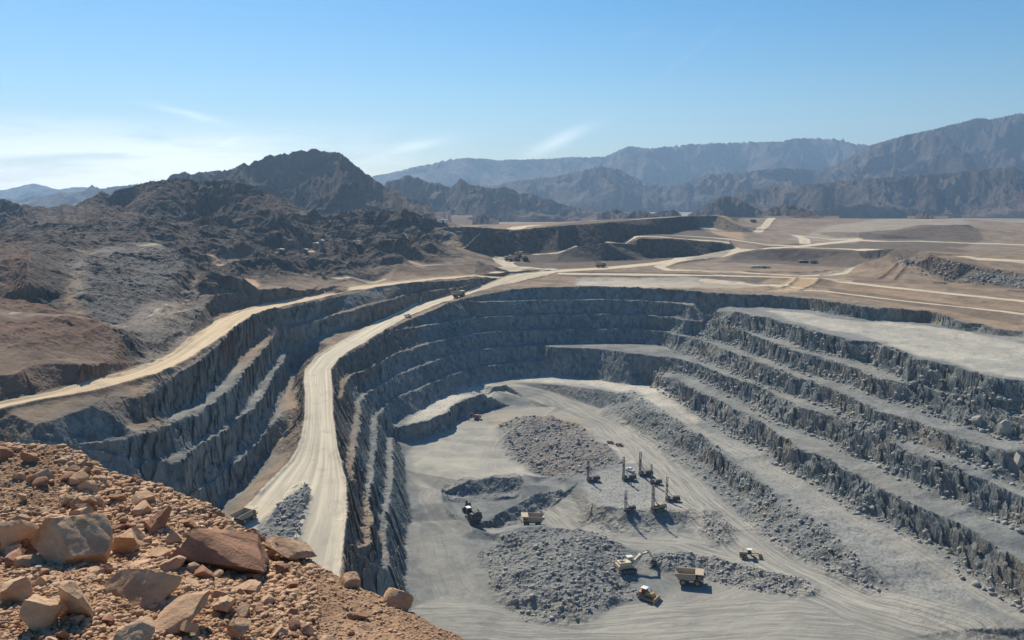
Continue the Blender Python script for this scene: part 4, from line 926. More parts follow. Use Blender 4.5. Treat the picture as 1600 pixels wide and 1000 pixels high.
def rock_mat(name, c1, c2, c3, sc=6.0, bd=0.02):
    m, n = new_mat(name)
    tcn = n.add('ShaderNodeTexCoord').outputs['Object']; oi = n.add('ShaderNodeObjectInfo').outputs['Random']
    P_ = n.add('ShaderNodeNewGeometry').outputs['Position']
    a = n.noise(P_, sc * .6, 6, 0.65, 0.4); b = n.noise(P_, sc * 5, 5, 0.7); c = n.noise(n.mapping(P_, (sc * .5, sc * .5, sc * 2.2), (0.5, 0.3, 0)), 1.0, 5, 0.7)
    col = n.mix(n.ramp(a, 0.35, 0.65), c1, c2); col = n.mix(n.ramp(c, 0.5, 0.7, 0, 0.6), col, c3)
    col = n.mix(n.ramp(b, 0.55, 0.8, 0, 0.45), col, (0.13, 0.075, 0.05))
    col = n.mix(n.math('MULTIPLY', oi, 0.35), col, c2)
    finish(n, col, 0.88, n.math('ADD', b, n.math('MULTIPLY', c, 0.8)), 0.8, bd, 0.2)
    return m
MR1 = rock_mat('tan_rock', (0.40, 0.245, 0.14), (0.56, 0.375, 0.235), (0.29, 0.165, 0.095))
MR2 = rock_mat('red_rock', (0.28, 0.15, 0.09), (0.38, 0.21, 0.13), (0.20, 0.095, 0.06))
import bmesh
def rock_arrays(seed, sub, cuts=10, rough=0.06):
    """angular stone: a ball trimmed by random planes, then roughened"""
    rs = np.random.RandomState(seed)
    bm = bmesh.new(); bmesh.ops.create_icosphere(bm, subdivisions=sub, radius=1.0)
    v = np.array([x.co[:] for x in bm.verts]); f = np.array([[x.index for x in fc.verts] for fc in bm.faces]); bm.free()
    for _ in range(cuts):
        nrm = rs.normal(size=3); nrm /= np.linalg.norm(nrm); h = rs.uniform(0.30, 0.68)
        d = v @ nrm; v = v - np.outer(np.maximum(0, d - h), nrm)
    v = v - (v.max(0) + v.min(0)) / 2; v = v / np.abs(v).max(0)
    nn = v / np.maximum(np.linalg.norm(v, axis=1, keepdims=True), 1e-6)
    d = fbm(nn[:, 0] * 3 + nn[:, 2] * 2.3, nn[:, 1] * 3 - nn[:, 2] * 1.7, 1.0, 6, seed % 91, 0.6) * rough
    return v + nn * d[:, None], f
def rock_mesh(name, seed, sub, mat, cuts=10, rough=0.06, smooth=False):
    v, f = rock_arrays(seed, sub, cuts, rough)
    me = bpy.data.meshes.new(name); me.from_pydata(v.tolist(), [], f.tolist()); me.materials.append(mat)
    if smooth:
        me.polygons.foreach_set('use_smooth', [True] * len(me.polygons))
        try: me.set_sharp_from_angle(angle=R(28))
        except Exception: pass
    return me
def put_rock(me, name, px, py, wpx, hpx, rot, deep=0.25, depth_ratio=0.8):
    """stone whose middle shows at px,py and whose picture size is about wpx x hpx"""
    p = fg_pt(px, py + hpx * 0.30); D = float(p[1]); m_ = D / FPX
    o = link(bpy.data.objects.new(name, me))
    w_, h_ = wpx * m_ * .50, hpx * m_ * .50
    o.scale = (w_, (w_ + h_) * .5 * depth_ratio * 1.2, h_)
    o.rotation_euler = rot
    o.location = (float(p[0]), D, float(p[2]) + h_ * (1 - deep) * 0.75)
    return o
BOULD = [  # px, py, w, h, rot, colour, seed, label
 (118, 842, 116, 100, (0.1, 0.15, 0.2), 1, 11, 'largest tan boulder on the rubble slope, broad and blocky, left foreground'),
 (30, 830, 62, 64, (0.0, -0.2, 0.5), 1, 12, 'squarish brown boulder just left of the largest tan boulder'),
 (22, 922, 66, 66, (0.2, 0.1, 1.1), 1, 13, 'brown block at the left picture edge below the squarish boulder'),
 (70, 955, 58, 80, (0.0, 0.05, 2.1), 1, 14, 'upright barrel-shaped boulder standing between the edge block and the pointed slab'),
 (118, 940, 50, 92, (0.0, -0.15, 0.4), 1, 15, 'tall pointed slab of tan rock standing below the largest boulder'),
 (220, 915, 134, 74, (0.1, -0.42, 0.3), 1, 16, 'large wedge-shaped tan slab tilted up to the right with its shaded face forward'),
 (348, 862, 158, 66, (0.15, 0.30, 0.1), 2, 17, 'long reddish brown slab lying tilted down to the right in the gravel'),
 (285, 962, 112, 40, (0.0, -0.35, 0.5), 1, 18, 'thin curved slab of pale rock leaning near the bottom of the slope'),
 (208, 990, 80, 56, (0.1, 0.2, 0.9), 1, 19, 'rough rock at the bottom picture edge beside the thin curved slab'),
 (196, 848, 44, 52, (0.2, 0.1, 0.3), 1, 20, 'orange tan rock tucked against the right side of the largest boulder'),
 (455, 858, 86, 30, (0.0, 0.32, 0.2), 1, 21, 'flat pale slab lying on the crest of the slope above the haul road'),
 (546, 908, 32, 32, (0.1, 0.2, 0.6), 1, 22, 'small orange block on the slope crest just below the haul road'),
 (622, 934, 46, 46, (0.0, 0.55, 0.2), 1, 23, 'smooth pale orange rock shaped like a cone on the crest, rightmost of the larger rocks'),
 (250, 815, 46, 44, (0.3, 0.1, 0.8), 2, 24, 'dark brown block half buried in gravel above the reddish slab'),
 (136, 782, 30, 24, (0.1, 0.2, 0.2), 1, 25, 'rounded tan rock resting just above the largest boulder, right of its twin'),
 (108, 780, 26, 22, (0.1, 0.0, 1.2), 1, 26, 'small tan rock resting above the left shoulder of the largest boulder'),
 (52, 876, 54, 22, (0.0, 0.1, 0.1), 1, 27, 'flat brown rock wedged under the largest boulder on its left'),
 (350, 945, 40, 34, (0.2, 0.3, 0.6), 1, 28, 'grey tan rock below the right end of the reddish slab'),
 (385, 920, 50, 20, (0.0, -0.1, 0.2), 1, 29, 'flat pale stone lying below the tip of the reddish slab'),
 (163, 893, 34, 30, (0.2, 0.4, 1.6), 2, 30, 'dark rock in the hollow between the largest boulder and the wedge-shaped slab'),
 (402, 838, 24, 20, (0.2, 0.2, 0.5), 2, 31, 'small dark rock on the crest in front of the grey truck'),
 (213, 749, 18, 17, (0.1, 0.2, 0.9), 2, 32, 'small reddish stone on the slope crest against the shaded pit wall'),
 (560, 962, 40, 22, (0.2, 0.3, 0.3), 2, 33, 'brown clod above a dark hollow on the lower right of the slope')]
for i, (px, py, w_, h_, rot, cm, sd, lab) in enumerate(BOULD):
    me = rock_mesh('boulder', sd * 7, 5, MR1 if cm == 1 else MR2, 13 + i % 4, 0.10, True)
    o = put_rock(me, 'boulder', px, py, w_, h_, rot, 0.3)
    tag(o, lab, 'boulder', 'large boulders on the rubble slope')
rng = random.Random(5); nrs = np.random.RandomState(9)
PROTO = [rock_mesh('rock', 200 + k, 3, MR1 if k % 3 else MR2, 8 + k % 4, 0.07, True) for k in range(12)]
def density(px, py):
    """how stony the slope is at a pixel: thick band down the middle, loose dirt to the right"""
    ey = float(edge_y(px)); 
    if py < ey + 2: return 0
    band = 1.0 if 60 < px < 430 else 0.75 if px <= 60 else max(0.26, 1 - (px - 430) / 110)
    if px < 95 and 700 < py < 790: band = 0.3
    if px < 430 and py > 940: band *= 0.8
    return band
cnt = 0
while cnt < 270:
    px = rng.uniform(-20, 740); py = rng.uniform(690, 1010)
    if rng.random() > density(px, py): continue
    s_ = 8 + 24 * rng.random() ** 2.0
    if py < float(edge_y(px)) + 5: continue
    me = PROTO[rng.randrange(12)]
    if py < float(edge_y(px)) + 22: s_ = min(s_, 13)
    o = put_rock(me, 'rock', px, py, s_ * rng.uniform(.9, 1.5), s_ * rng.uniform(.65, 1.0), (rng.uniform(-.5, .5), rng.uniform(-.6, .6), rng.uniform(0, 6.28)), 0.35, 1.0)
    tag(o, 'fist to head sized tan rock lying among the gravel of the foreground slope', 'rock', 'rocks scattered on the foreground slope'); cnt += 1
def scatter(name, pts_, sizes, mat, seed, kind='stuff', nshape=14, sub=1, flatz=0.75):
    """many small stones as one mesh"""
    rs = np.random.RandomState(seed); shapes = [rock_arrays(seed * 3 + k, sub, 7, 0.05) for k in range(nshape)]
    VV, FF_ = [], []; base = 0
    which = rs.randint(0, nshape, len(pts_))
    for k, (sv, sf) in enumerate(shapes):
        idx = np.where(which == k)[0]
        if len(idx) == 0: continue
        th = rs.uniform(0, 6.28, len(idx)); sc = sizes[idx][:, None] * rs.uniform(.7, 1.3, (len(idx), 3)) * [1, 1, flatz]
        v = sv[None] * sc[:, None, :]
        c, s = np.cos(th)[:, None], np.sin(th)[:, None]
        vx = v[..., 0] * c - v[..., 1] * s; vy = v[..., 0] * s + v[..., 1] * c
        v = np.stack([vx, vy, v[..., 2]], -1) + pts_[idx][:, None, :]
        VV.append(v.reshape(-1, 3)); FF_.append((sf[None] + (base + np.arange(len(idx)) * len(sv))[:, None, None]).reshape(-1, 3)); base += len(idx) * len(sv)
    v = np.concatenate(VV); f = np.concatenate(FF_)
    me = bpy.data.meshes.new(name); me.vertices.add(len(v)); me.vertices.foreach_set('co', v.astype(np.float32).ravel())
    me.loops.add(len(f) * 3); me.loops.foreach_set('vertex_index', f.astype(np.int32).ravel())
    me.polygons.add(len(f)); me.polygons.foreach_set('loop_start', np.arange(0, len(f) * 3, 3, dtype=np.int32)); me.update(calc_edges=True)
    me.materials.append(mat)
    return tag(link(bpy.data.objects.new(name, me)), kind=kind)
sp, ss = [], []
while len(sp) < 42000:
    px = rng.uniform(-120, 800); py = rng.uniform(685, 1080); d = density(px, py)
    if d == 0 or rng.random() > d * 0.9 + 0.08: continue
    p = fg_pt(px, py); r = (2.6 + 11.0 * rng.random() ** 3) * p[1] / FPX * .5
    r *= 1.0 if d > .4 else 0.55
    p[2] += float(fg_relief(np.array([p[0]]), np.array([p[1]]))[0]) - 0.03 + r * 0.25
    sp.append(p); ss.append(r)
scatter('gravel', np.array(sp), np.array(ss), MR1, 3)
print('foreground', time.time() - T0)
# ------------------------------------------------------------------ machines
def paint(name, col, rough=0.55, metal=0.0, dirt=(0.30, 0.28, 0.24), amt=0.55):
    m, n = new_mat(name); P_ = n.add('ShaderNodeTexCoord').outputs['Object']
    a = n.noise(P_, 1.1, 5, 0.65); c = n.mix(n.ramp(a, 0.42, 0.68, 0.1, amt), col, dirt)
    finish(n, c, rough, None, spec=0.4, Metallic=metal); return m
M = dict(yellow=paint('worn_yellow_paint', (0.42, 0.30, 0.11)), tan=paint('dusty_tan_steel', (0.46, 0.36, 0.25), 0.75), cream=paint('cream_paint', (0.66, 0.60, 0.40)), white=paint('white_paint', (0.80, 0.79, 0.75), 0.4, amt=0.2),
    dark=paint('dark_steel', (0.045, 0.045, 0.05), 0.6, dirt=(0.14, 0.13, 0.12)), tyre=paint('tyre_rubber', (0.03, 0.03, 0.032), 0.85, dirt=(0.16, 0.15, 0.13)), grey=paint('grey_steel', (0.22, 0.22, 0.23), 0.5),
    red=paint('faded_red_paint', (0.42, 0.09, 0.06)), rust=paint('rusty_steel', (0.30, 0.15, 0.08), 0.8), orange=paint('orange_paint', (0.62, 0.22, 0.06)), glass=paint('dark_glass', (0.02, 0.025, 0.03), 0.1, amt=0.15), green=paint('dull_green_paint', (0.16, 0.20, 0.13)))
class MB:
    def __init__(s): s.b = bmesh.new()
    def box(s, c, d, rot=None, taper=None):
        """centre, size; rot = Euler; taper = (x,y) scale of the top face"""
        r = bmesh.ops.create_cube(s.b, size=1.0)
        for v in r['verts']:
            k = taper if taper and v.co.z > 0 else (1, 1)
            v.co = Vector((v.co.x * d[0] * k[0], v.co.y * d[1] * k[1], v.co.z * d[2]))
        mt = Matrix.Translation(c) @ (Matrix.Identity(4) if rot is None else __import__('mathutils').Euler(rot).to_matrix().to_4x4())
        bmesh.ops.transform(s.b, matrix=mt, verts=r['verts'])
        bmesh.ops.bevel(s.b, geom=list({e for v in r['verts'] for e in v.link_edges}), offset=min(d) * 0.08, segments=1, affect='EDGES')
        return s
    def cyl(s, a, b, r, r2=None, seg=16):
        a, b = Vector(a), Vector(b); d = b - a
        q_ = bmesh.ops.create_cone(s.b, cap_ends=True, segments=seg, radius1=r, radius2=r if r2 is None else r2, depth=d.length)
        bmesh.ops.transform(s.b, matrix=Matrix.Translation((a + b) / 2) @ d.to_track_quat('Z', 'Y').to_matrix().to_4x4(), verts=q_['verts']); return s
    def bar(s, a, b, w_):
        a, b = Vector(a), Vector(b); d = b - a
        r = bmesh.ops.create_cube(s.b, size=1.0)
        for v in r['verts']: v.co = Vector((v.co.x * w_, v.co.y * w_, v.co.z * d.length))
        bmesh.ops.transform(s.b, matrix=Matrix.Translation((a + b) / 2) @ d.to_track_quat('Z', 'Y').to_matrix().to_4x4(), verts=r['verts']); return s
    def prism(s, prof, y0, y1, axis='y'):
        """extruded side profile [(x,z)...] from y0 to y1"""
        A = [s.b.verts.new((x, y0, z)) for x, z in prof]; B = [s.b.verts.new((x, y1, z)) for x, z in prof]
        s.b.faces.new(A); s.b.faces.new(B[::-1])
        for i in range(len(prof)): j = (i + 1) % len(prof); s.b.faces.new((A[j], A[i], B[i], B[j]))
        return s
    def build(s, name, mat, parent=None):
        bmesh.ops.recalc_face_normals(s.b, faces=s.b.faces)
        me = bpy.data.meshes.new(name); s.b.to_mesh(me); s.b.free(); me.materials.append(M[mat] if isinstance(mat, str) else mat)
        return link(bpy.data.objects.new(name, me), parent)
def root(name): 
    o = bpy.data.objects.new(name, None); o.empty_display_size = 1; return link(o)
def copy_tree(o, parent=None):
    c = o.copy(); C.objects.link(c); c.parent = parent
    for ch in list(o.children): copy_tree(ch, c)
    return c
def wheel(parent, x, y, z, r, w_, rim='yellow'):
    t = MB(); t.cyl((x, y - w_ / 2, z), (x, y + w_ / 2, z), r, seg=22).build('tyre', 'tyre', None) if False else None
    wh = t.cyl((x, y - w_ / 2, z), (x, y + w_ / 2, z), r, seg=22).build('wheel', 'tyre', parent)
    MB().cyl((x, y - w_ / 2 - .04, z), (x, y + w_ / 2 + .04, z), r * .5, seg=14).build('rim', rim, wh)
    return wh
# facing +x; metres
def haul_truck(body='tan', cab='yellow'):
    o = root('haul_truck')
    MB().box((0, 0, 2.2), (11.5, 2.6, 1.1)).box((4.6, 0, 2.4), (2.2, 5.4, 1.4)).build('chassis', 'dark', o)
    for y in (-2.75, 2.75): wheel(o, 4.0, y, 1.75, 1.75, 1.3, cab)
    for y in (-3.2, -1.75, 1.75, 3.2): wheel(o, -3.2, y, 1.75, 1.75, 1.25, cab)
    bd = MB()   # open box: floor, sides, front wall
    bd.prism([(-7.4, 4.9), (-4.8, 3.0), (2.2, 3.3), (2.9, 3.6), (2.9, 4.0), (2.1, 3.75), (-4.7, 3.45), (-7.4, 5.25)], -3.4, 3.4)
    for y in (-3.65, 3.4): bd.prism([(-7.4, 4.9), (-4.8, 3.0), (2.2, 3.3), (3.1, 4.0), (3.1, 6.7), (-7.2, 6.2)], y, y + .25)
    bd.prism([(2.75, 3.9), (3.1, 3.9), (3.1, 6.6), (2.85, 6.6)], -3.4, 3.4)
    for x in (-5, -3, -1, 1): 
        for y in (-3.78, 3.66): bd.box((x, y, 4.8), (.3, .22, 2.9))
    d = bd.build('dump_body', body, o)
    MB().box((4.9, 0, 6.72), (4.2, 7.4, .28)).box((6.9, 0, 6.6), (.3, 7.4, .5)).build('canopy', body, d)
    MB().box((5.2, 0, 3.75), (3.4, 6.9, .3)).box((6.8, 0, 3.2), (.3, 5.8, 1.5)).build('deck', cab, o)
    MB().box((6.85, 0, 2.7), (.35, 2.8, 2.1)).build('grille', 'dark', o)
    c = MB().box((5.0, 2.1, 5.1), (2.2, 2.3, 2.3), None, (.85, .9)).build('cab', cab, o)
    MB().box((6.02, 2.1, 5.3), (.12, 1.9, 1.1)).box((5.0, 3.2, 5.3), (1.5, .12, 1.0)).box((5.0, 1.0, 5.3), (1.5, .12, 1.0)).build('window', 'glass', c)
    MB().box((5.2, -2.0, 4.6), (1.8, 1.8, 1.3)).build('air_cleaner', cab, o)
    rl = MB()
    for y in (-3.35, 3.35): rl.bar((3.6, y, 4.8), (6.8, y, 4.8), .09)
    for x in (3.7, 5.2, 6.7):
        for y in (-3.35, 3.35): rl.bar((x, y, 3.9), (x, y, 4.8), .09)
    rl.bar((6.8, -3.35, 4.8), (6.8, 3.35, 4.8), .09).build('handrail', 'dark', o)
    ld = MB()
    for y in (-1.9, -1.2): ld.bar((7.2, y, .8), (6.9, y, 3.8), .1)
    for k in range(6): ld.bar((7.17 - .05 * k, -1.9, 1.1 + .5 * k), (7.17 - .05 * k, -1.2, 1.1 + .5 * k), .08)
    ld.build('ladder', 'grey', o)
    for y in (-2.1, 2.1): MB().cyl((6.95, y, 2.6), (7.1, y, 2.6), .26).build('headlight', 'white', o)
    return o
def tracks(o, L_, w_, gauge, h_):
    for y in (-gauge / 2, gauge / 2):
        t = MB(); r = h_ / 2
        prof = [(-L_ / 2 + r + r * math.cos(a), r + r * math.sin(a)) for a in np.linspace(math.pi * 1.5, math.pi * .5, 9)] + [(L_ / 2 - r + r * math.cos(a), r + r * math.sin(a)) for a in np.linspace(math.pi * .5, -math.pi * .5, 9)]
        t.prism(prof, y - w_ / 2, y + w_ / 2)
        n_ = int(L_ / .55)
        for k in range(n_):
            x = -L_ / 2 + r * .6 + k * (L_ - r * 1.2) / (n_ - 1); t.box((x, y, h_ + .03), (.3, w_ + .1, .12)).box((x, y, .05), (.3, w_ + .1, .12))
        tr = t.build('track', 'dark', o)
        rr = MB()
        for k in range(5): x = -L_ / 2 + r + k * (L_ - 2 * r) / 4; rr.cyl((x, y - w_ / 2 - .06, r), (x, y + w_ / 2 + .06, r), r * .5, seg=12)
        rr.build('roller', 'grey', tr)
def shovel(body='cream', lower='tan', roof='white', arm=((5, 0, 3.6), (12.0, 0, 9.6), (15.6, 0, 4.2)), sc=1.0, name='mining_excavator', bucket='dark'):
    o = root(name)
    tracks(o, 8.2, 1.4, 5.4, 2.0)
    MB().box((0, 0, 1.5), (4.2, 4.2, 1.0)).cyl((0, 0, 1.9), (0, 0, 2.6), 1.7).build('undercarriage', 'dark', o)
    MB().box((-1.9, 0, 3.6), (8.6, 6.2, 1.5)).box((-5.6, 0, 3.4), (1.7, 6.4, 2.0)).build('counterweight_frame', lower, o)
    h = MB().box((-2.4, -.9, 5.2), (6.6, 4.2, 1.9)).box((-4.0, 2.2, 4.8), (3.0, 1.7, 1.3)).build('engine_house', body, o)
    e = MB()
    for x in (-4.6, -3.6, -2.6): e.cyl((x, -1.8, 6.1), (x, -1.8, 7.1), .22)
    e.build('exhaust', 'grey', h); MB().box((-4.0, -.6, 6.3), (2.4, 1.6, .3)).build('vent_grille', 'dark', h)
    c = MB().box((1.7, 2.1, 5.6), (2.6, 2.1, 3.0), None, (.92, .94)).build('cab', body, o)
    MB().box((3.0, 2.1, 6.0), (.12, 1.7, 1.6)).box((1.7, 3.17, 6.0), (2.0, .12, 1.3)).build('window', 'glass', c)
    MB().box((1.6, 2.1, 7.25), (3.3, 2.7, .25)).build('cab_roof', roof, c)
    a0 = Vector((2.2, 0, 4.0)); a1, a2, a3 = (Vector(a) for a in arm)
    mid = a0.lerp(a2, .5) + Vector((0, 0, 1.6)); b_ = MB()
    for p_, q_, ww in ((a0, mid, 1.3), (mid, a2, 1.05)): b_.bar(p_, q_, ww)
    b_.cyl(mid + Vector((0, -.9, 0)), mid + Vector((0, .9, 0)), .7)
    bo = b_.build('boom', body, o)
    ba = MB()
    for y in (-1.0, 1.0): ba.cyl(a0 + Vector((.9, y, -1.0)), mid + Vector((.4, y, -.3)), .2, seg=10)
    ba.cyl(mid + Vector((0, 0, .8)), a2 + Vector((-.3, 0, 1.4)), .24, seg=10).build('hydraulic_ram', 'grey', bo)
    st_ = MB().bar(a2 + (a2 - a3).normalized() * 1.4, a3, .95).build('stick', body, o)
    d = (a3 - a2).normalized()
    bk = MB(); bx, bz = a3.x, a3.z
    prof = [(bx - .2, bz + .6), (bx + .9, bz - .2), (bx + .7, bz - 1.7), (bx - .9, bz - 2.6), (bx - 2.3, bz - 2.2), (bx - 2.2, bz - 1.9), (bx - 1.0, bz - 2.2), (bx + .3, bz - 1.5), (bx + .45, bz - .3), (bx - .3, bz + .2)]
    bk.prism(prof, -1.6, 1.6)
    for y in (-1.7, 1.6): bk.prism([(bx - .2, bz + .6), (bx + .9, bz - .2), (bx + .7, bz - 1.7), (bx - .9, bz - 2.6), (bx - 2.3, bz - 2.2), (bx - 1.2, bz - .6)], y, y + .12)
    bkt = bk.build('bucket', bucket, o); tt_ = MB()
    for y in (-1.4, -.7, 0, .7, 1.4): tt_.box((bx - 2.5, y, bz - 2.15), (.6, .22, .2))
    tt_.build('tooth', 'grey', bkt)
    rl = MB()
    for y in (-3.0,):
        rl.bar((-5.6, y, 5.4), (1.0, y, 5.4), .08)
        for x in (-5.5, -3.5, -1.5, .5): rl.bar((x, y, 4.3), (x, y, 5.4), .08)
    rl.build('handrail', 'grey', o)
    return o
def drill_rig(body='dark', deck='grey', mastc='dark', mh=16.5):
    o = root('drill_rig'); tracks(o, 6.4, .9, 3.2, 1.3)
    MB().box((-.3, 0, 1.75), (9.4, 3.3, .6)).build('deck', 'dark', o)
    MB().box((-2.4, 0, 2.9), (4.4, 2.8, 1.8)).box((-4.2, 0, 2.6), (1.0, 3.1, 1.2)).build('engine_house', body, o)
    MB().cyl((-3.2, .9, 3.8), (-3.2, .9, 4.6), .16).cyl((-2.2, .9, 3.8), (-2.2, .9, 4.6), .16).build('exhaust', 'grey', o)
    c = MB().box((2.6, 1.1, 3.1), (1.7, 1.5, 2.1), None, (.9, .9)).build('cab', deck, o)
    MB().box((3.46, 1.1, 3.3), (.08, 1.2, 1.2)).box((2.6, 1.87, 3.3), (1.3, .08, 1.1)).build('window', 'glass', c)
    m_ = MB(); x0, x1, y0, y1 = 3.4, 4.5, -.85, .35
    for x in (x0, x1):
        for y in (y0, y1): m_.bar((x, y, .9), (x, y, mh), .2)
    z = 1.2; k = 0
    while z < mh - 1.3:
        for (xa, ya), (xb, yb) in (((x0, y0), (x1, y0)), ((x0, y1), (x1, y1)), ((x0, y0), (x0, y1)), ((x1, y0), (x1, y1))):
            if k % 2: xa, xb, ya, yb = xb, xa, yb, ya
            m_.bar((xa, ya, z), (xb, yb, z + 1.3), .12)
        z += 1.3; k += 1
    m_.box((3.95, -.25, mh), (1.4, 1.5, .35)).box((3.95, -.25, .8), (1.5, 1.6, .4))
    ms = m_.build('mast', mastc, o)
    MB().cyl((3.95, -.25, .2), (3.95, -.25, mh * .72), .14, seg=10).build('drill_pipe', 'grey', ms)
    MB().box((3.95, -.25, mh * .66), (.95, 1.0, 1.5)).build('rotary_head', deck, ms)
    MB().bar((-.2, -.7, 2.0), (3.4, -.7, 8.2), .2).bar((-.2, .2, 2.0), (3.4, .2, 8.2), .2).build('brace', mastc, ms)
    for x, y in ((-4.4, -1.5), (-4.4, 1.5), (4.6, -1.5), (4.6, 1.5)): MB().cyl((x, y, .1), (x, y, 2.4), .16, seg=10).cyl((x, y, .05), (x, y, .25), .4, seg=12).build('jack', 'grey', o)
    return o
def dozer(body='yellow'):
    o = root('bulldozer'); tracks(o, 5.2, .8, 3.0, 1.5)
    MB().box((.9, 0, 2.0), (3.4, 1.7, 1.5)).box((2.5, 0, 1.9), (.4, 1.5, 1.3)).build('hood', body, o)
    c = MB().box((-1.0, 0, 2.9), (1.9, 1.9, 1.9), None, (.88, .88)).build('cab', 'dark', o); MB().box((-1.0, 0, 3.95), (2.2, 2.2, .18)).build('cab_roof', 'white', c)
    MB().box((-2.3, 0, 2.0), (1.1, 2.6, 1.1)).build('fuel_tank', 'orange', o)
    MB().cyl((1.3, .45, 2.7), (1.3, .45, 3.9), .12, seg=10).build('exhaust', 'dark', o)
    bl = MB().prism([(3.6, .1), (4.0, .1), (3.75, .9), (4.0, 1.9), (3.65, 1.9), (3.4, .9)], -2.5, 2.5).build('blade', body, o)
    MB().bar((3.6, -1.9, .7), (.2, -1.95, .7), .25).bar((3.6, 1.9, .7), (.2, 1.95, .7), .25).build('push_arm', body, bl)
    rp = MB().box((-3.4, 0, 1.1), (.5, 2.2, .6)).bar((-2.7, -.7, 1.2), (-3.4, -.7, 1.2), .2).bar((-2.7, .7, 1.2), (-3.4, .7, 1.2), .2)
    for y in (-.8, 0, .8): rp.bar((-3.5, y, 1.3), (-3.8, y, .05), .18)
    rp.build('ripper', 'dark', o)
    return o
def grader():
    o = root('motor_grader')
    MB().box((-3.2, 0, 2.0), (3.6, 1.6, 1.3)).build('engine_house', 'yellow', o)
    c = MB().box((-.7, 0, 2.7), (1.7, 1.6, 2.1), None, (.94, .94)).build('cab', 'dark', o); MB().box((-.7, 0, 3.85), (2.2, 2.0, .2)).build('cab_roof', 'white', c)
    MB().bar((-.2, 0, 2.0), (2.6, 0, 2.3), .45).bar((2.5, 0, 2.3), (4.3, 0, 1.5), .45).build('frame', 'yellow', o)
    for x in (-4.1, -2.5):
        for y in (-1.15, 1.15): wheel(o, x, y, .8, .8, .5)
    for y in (-1.1, 1.1): wheel(o, 4.2, y, .8, .8, .45)
    MB().box((1.2, 0, .55), (.18, 4.0, .65), (0, .2, .6)).build('blade', 'dark', o)
    MB().cyl((1.2, 0, 1.1), (1.2, 0, 1.25), .8).bar((1.2, 0, 1.2), (4.0, 0, 1.3), .2).build('circle_drawbar', 'yellow', o)
    MB().cyl((-3.4, .5, 2.6), (-3.4, .5, 3.5), .1, seg=8).build('exhaust', 'dark', o)
    return o
def pickup(col='white'):
    o = root('pickup_truck')
    MB().box((0, 0, .85), (5.2, 1.9, .6)).box((1.9, 0, 1.2), (1.4, 1.8, .35)).build('body', col, o)
    c = MB().box((.4, 0, 1.6), (1.9, 1.7, .95), None, (.75, .88)).build('cab', col, o); MB().box((.4, 0, 1.65), (1.75, 1.74, .5), None, (.8, .94)).build('window', 'glass', c)
    MB().box((-1.6, .9, 1.3), (1.9, .1, .4)).box((-1.6, -.9, 1.3), (1.9, .1, .4)).box((-2.55, 0, 1.3), (.1, 1.9, .4)).build('cargo_bed', col, o)
    for x in (-1.6, 1.6):
        for y in (-.85, .85): wheel(o, x, y, .42, .42, .28, 'grey')
    return o
def shed(L_, W_, H_, wall='grey', roofc='white', rh=.8):
    o = root('shed'); MB().box((0, 0, H_ / 2), (L_, W_, H_)).build('wall', wall, o)
    MB().prism([(-L_ / 2 - .3, H_), (L_ / 2 + .3, H_), (L_ / 2 + .3, H_ + .15), (0, H_ + rh), (-L_ / 2 - .3, H_ + .15)], -W_ / 2 - .3, W_ / 2 + .3).build('roof', roofc, o)
    MB().box((L_ * .2, -W_ / 2 - .03, H_ * .4), (min(2.5, L_ * .2), .08, H_ * .8)).build('door', 'dark', o)
    for x in (-L_ * .3, -L_ * .1): MB().box((x, -W_ / 2 - .03, H_ * .6), (1.2, .08, .9)).build('window', 'glass', o)
    return o
def place(o, px, py, deg, label, cat, group=None, sc=1.0, tilt=None, dz=0.0, at=None):
    """stand the machine on the ground seen at px,py; deg = heading, 0 = to the right, 90 = away from the camera"""
    h = hit(px, py) if at is None else Vector((at[0], at[1], ground_z(at[0], at[1]))); o.location = (h.x, h.y, h.z + dz); o.rotation_euler = (tilt[0] if tilt else 0, tilt[1] if tilt else 0, R(deg)); o.scale = (sc,) * 3
    # keep it off bumps: use the mean height under it
    zz = [ground_z(h.x + a, h.y + b) for a in (-2.5, 0, 2.5) for b in (-2.5, 0, 2.5)]; o.location.z = max(h.z, float(np.mean(zz))) + dz
    return tag(o, label, cat, group)
HT_ = 'haul trucks at work in the mine'
t0 = haul_truck()
place(t0, 1077, 912, -14, 'empty haul truck with open tan dump body beside the large cream excavator', 'haul truck', HT_, 1.02)
place(copy_tree(t0), 836, 838, 184, 'haul truck with a bright canopy just behind the top of the heap', 'haul truck', HT_, at=P(832, 827, -206))
def truck_at(px, py, deg, lab, sc=1.0, dz=0.0): return place(copy_tree(t0), px, py, deg, lab, 'haul truck', HT_, sc, dz=dz)
truck_at(716, 464.5, 28, 'haul truck climbing the main ramp where it leaves the far rim')
truck_at(938, 417.5, 8, 'dark haul truck on the far road just right of the rim junction')
truck_at(796, 408, 200, 'leftmost haul truck of the group on the tan loading area beyond the rim')
truck_at(802, 406.5, 170, 'haul truck beside the leftmost one on the tan loading area beyond the rim')
truck_at(820, 406.5, 100, 'rightmost haul truck on the tan loading area, at the bend of the upper road')
truck_at(811, 401, 60, 'haul truck farthest up the bend above the tan loading area')
truck_at(1177, 347, 20, 'distant dark haul truck near the small conical dump on the right')
truck_at(383, 815, 60, 'grey roofed haul truck on the branch road behind the foreground rocks', 0.8)
ex = shovel(); place(ex, 981, 892, 14, 'large cream excavator with its boom stretched to the right over broken rock', 'excavator', 'excavators in the mine', 1.0)
e2 = shovel('dark', 'dark', 'white', ((5, 0, 3), (9.0, 0, 7.5), (11.5, 0, 2.6)))
place(e2, 739, 813, 115, 'dark excavator with a white cab roof working in the trench, left pit floor', 'excavator', 'excavators in the mine', 1.12)
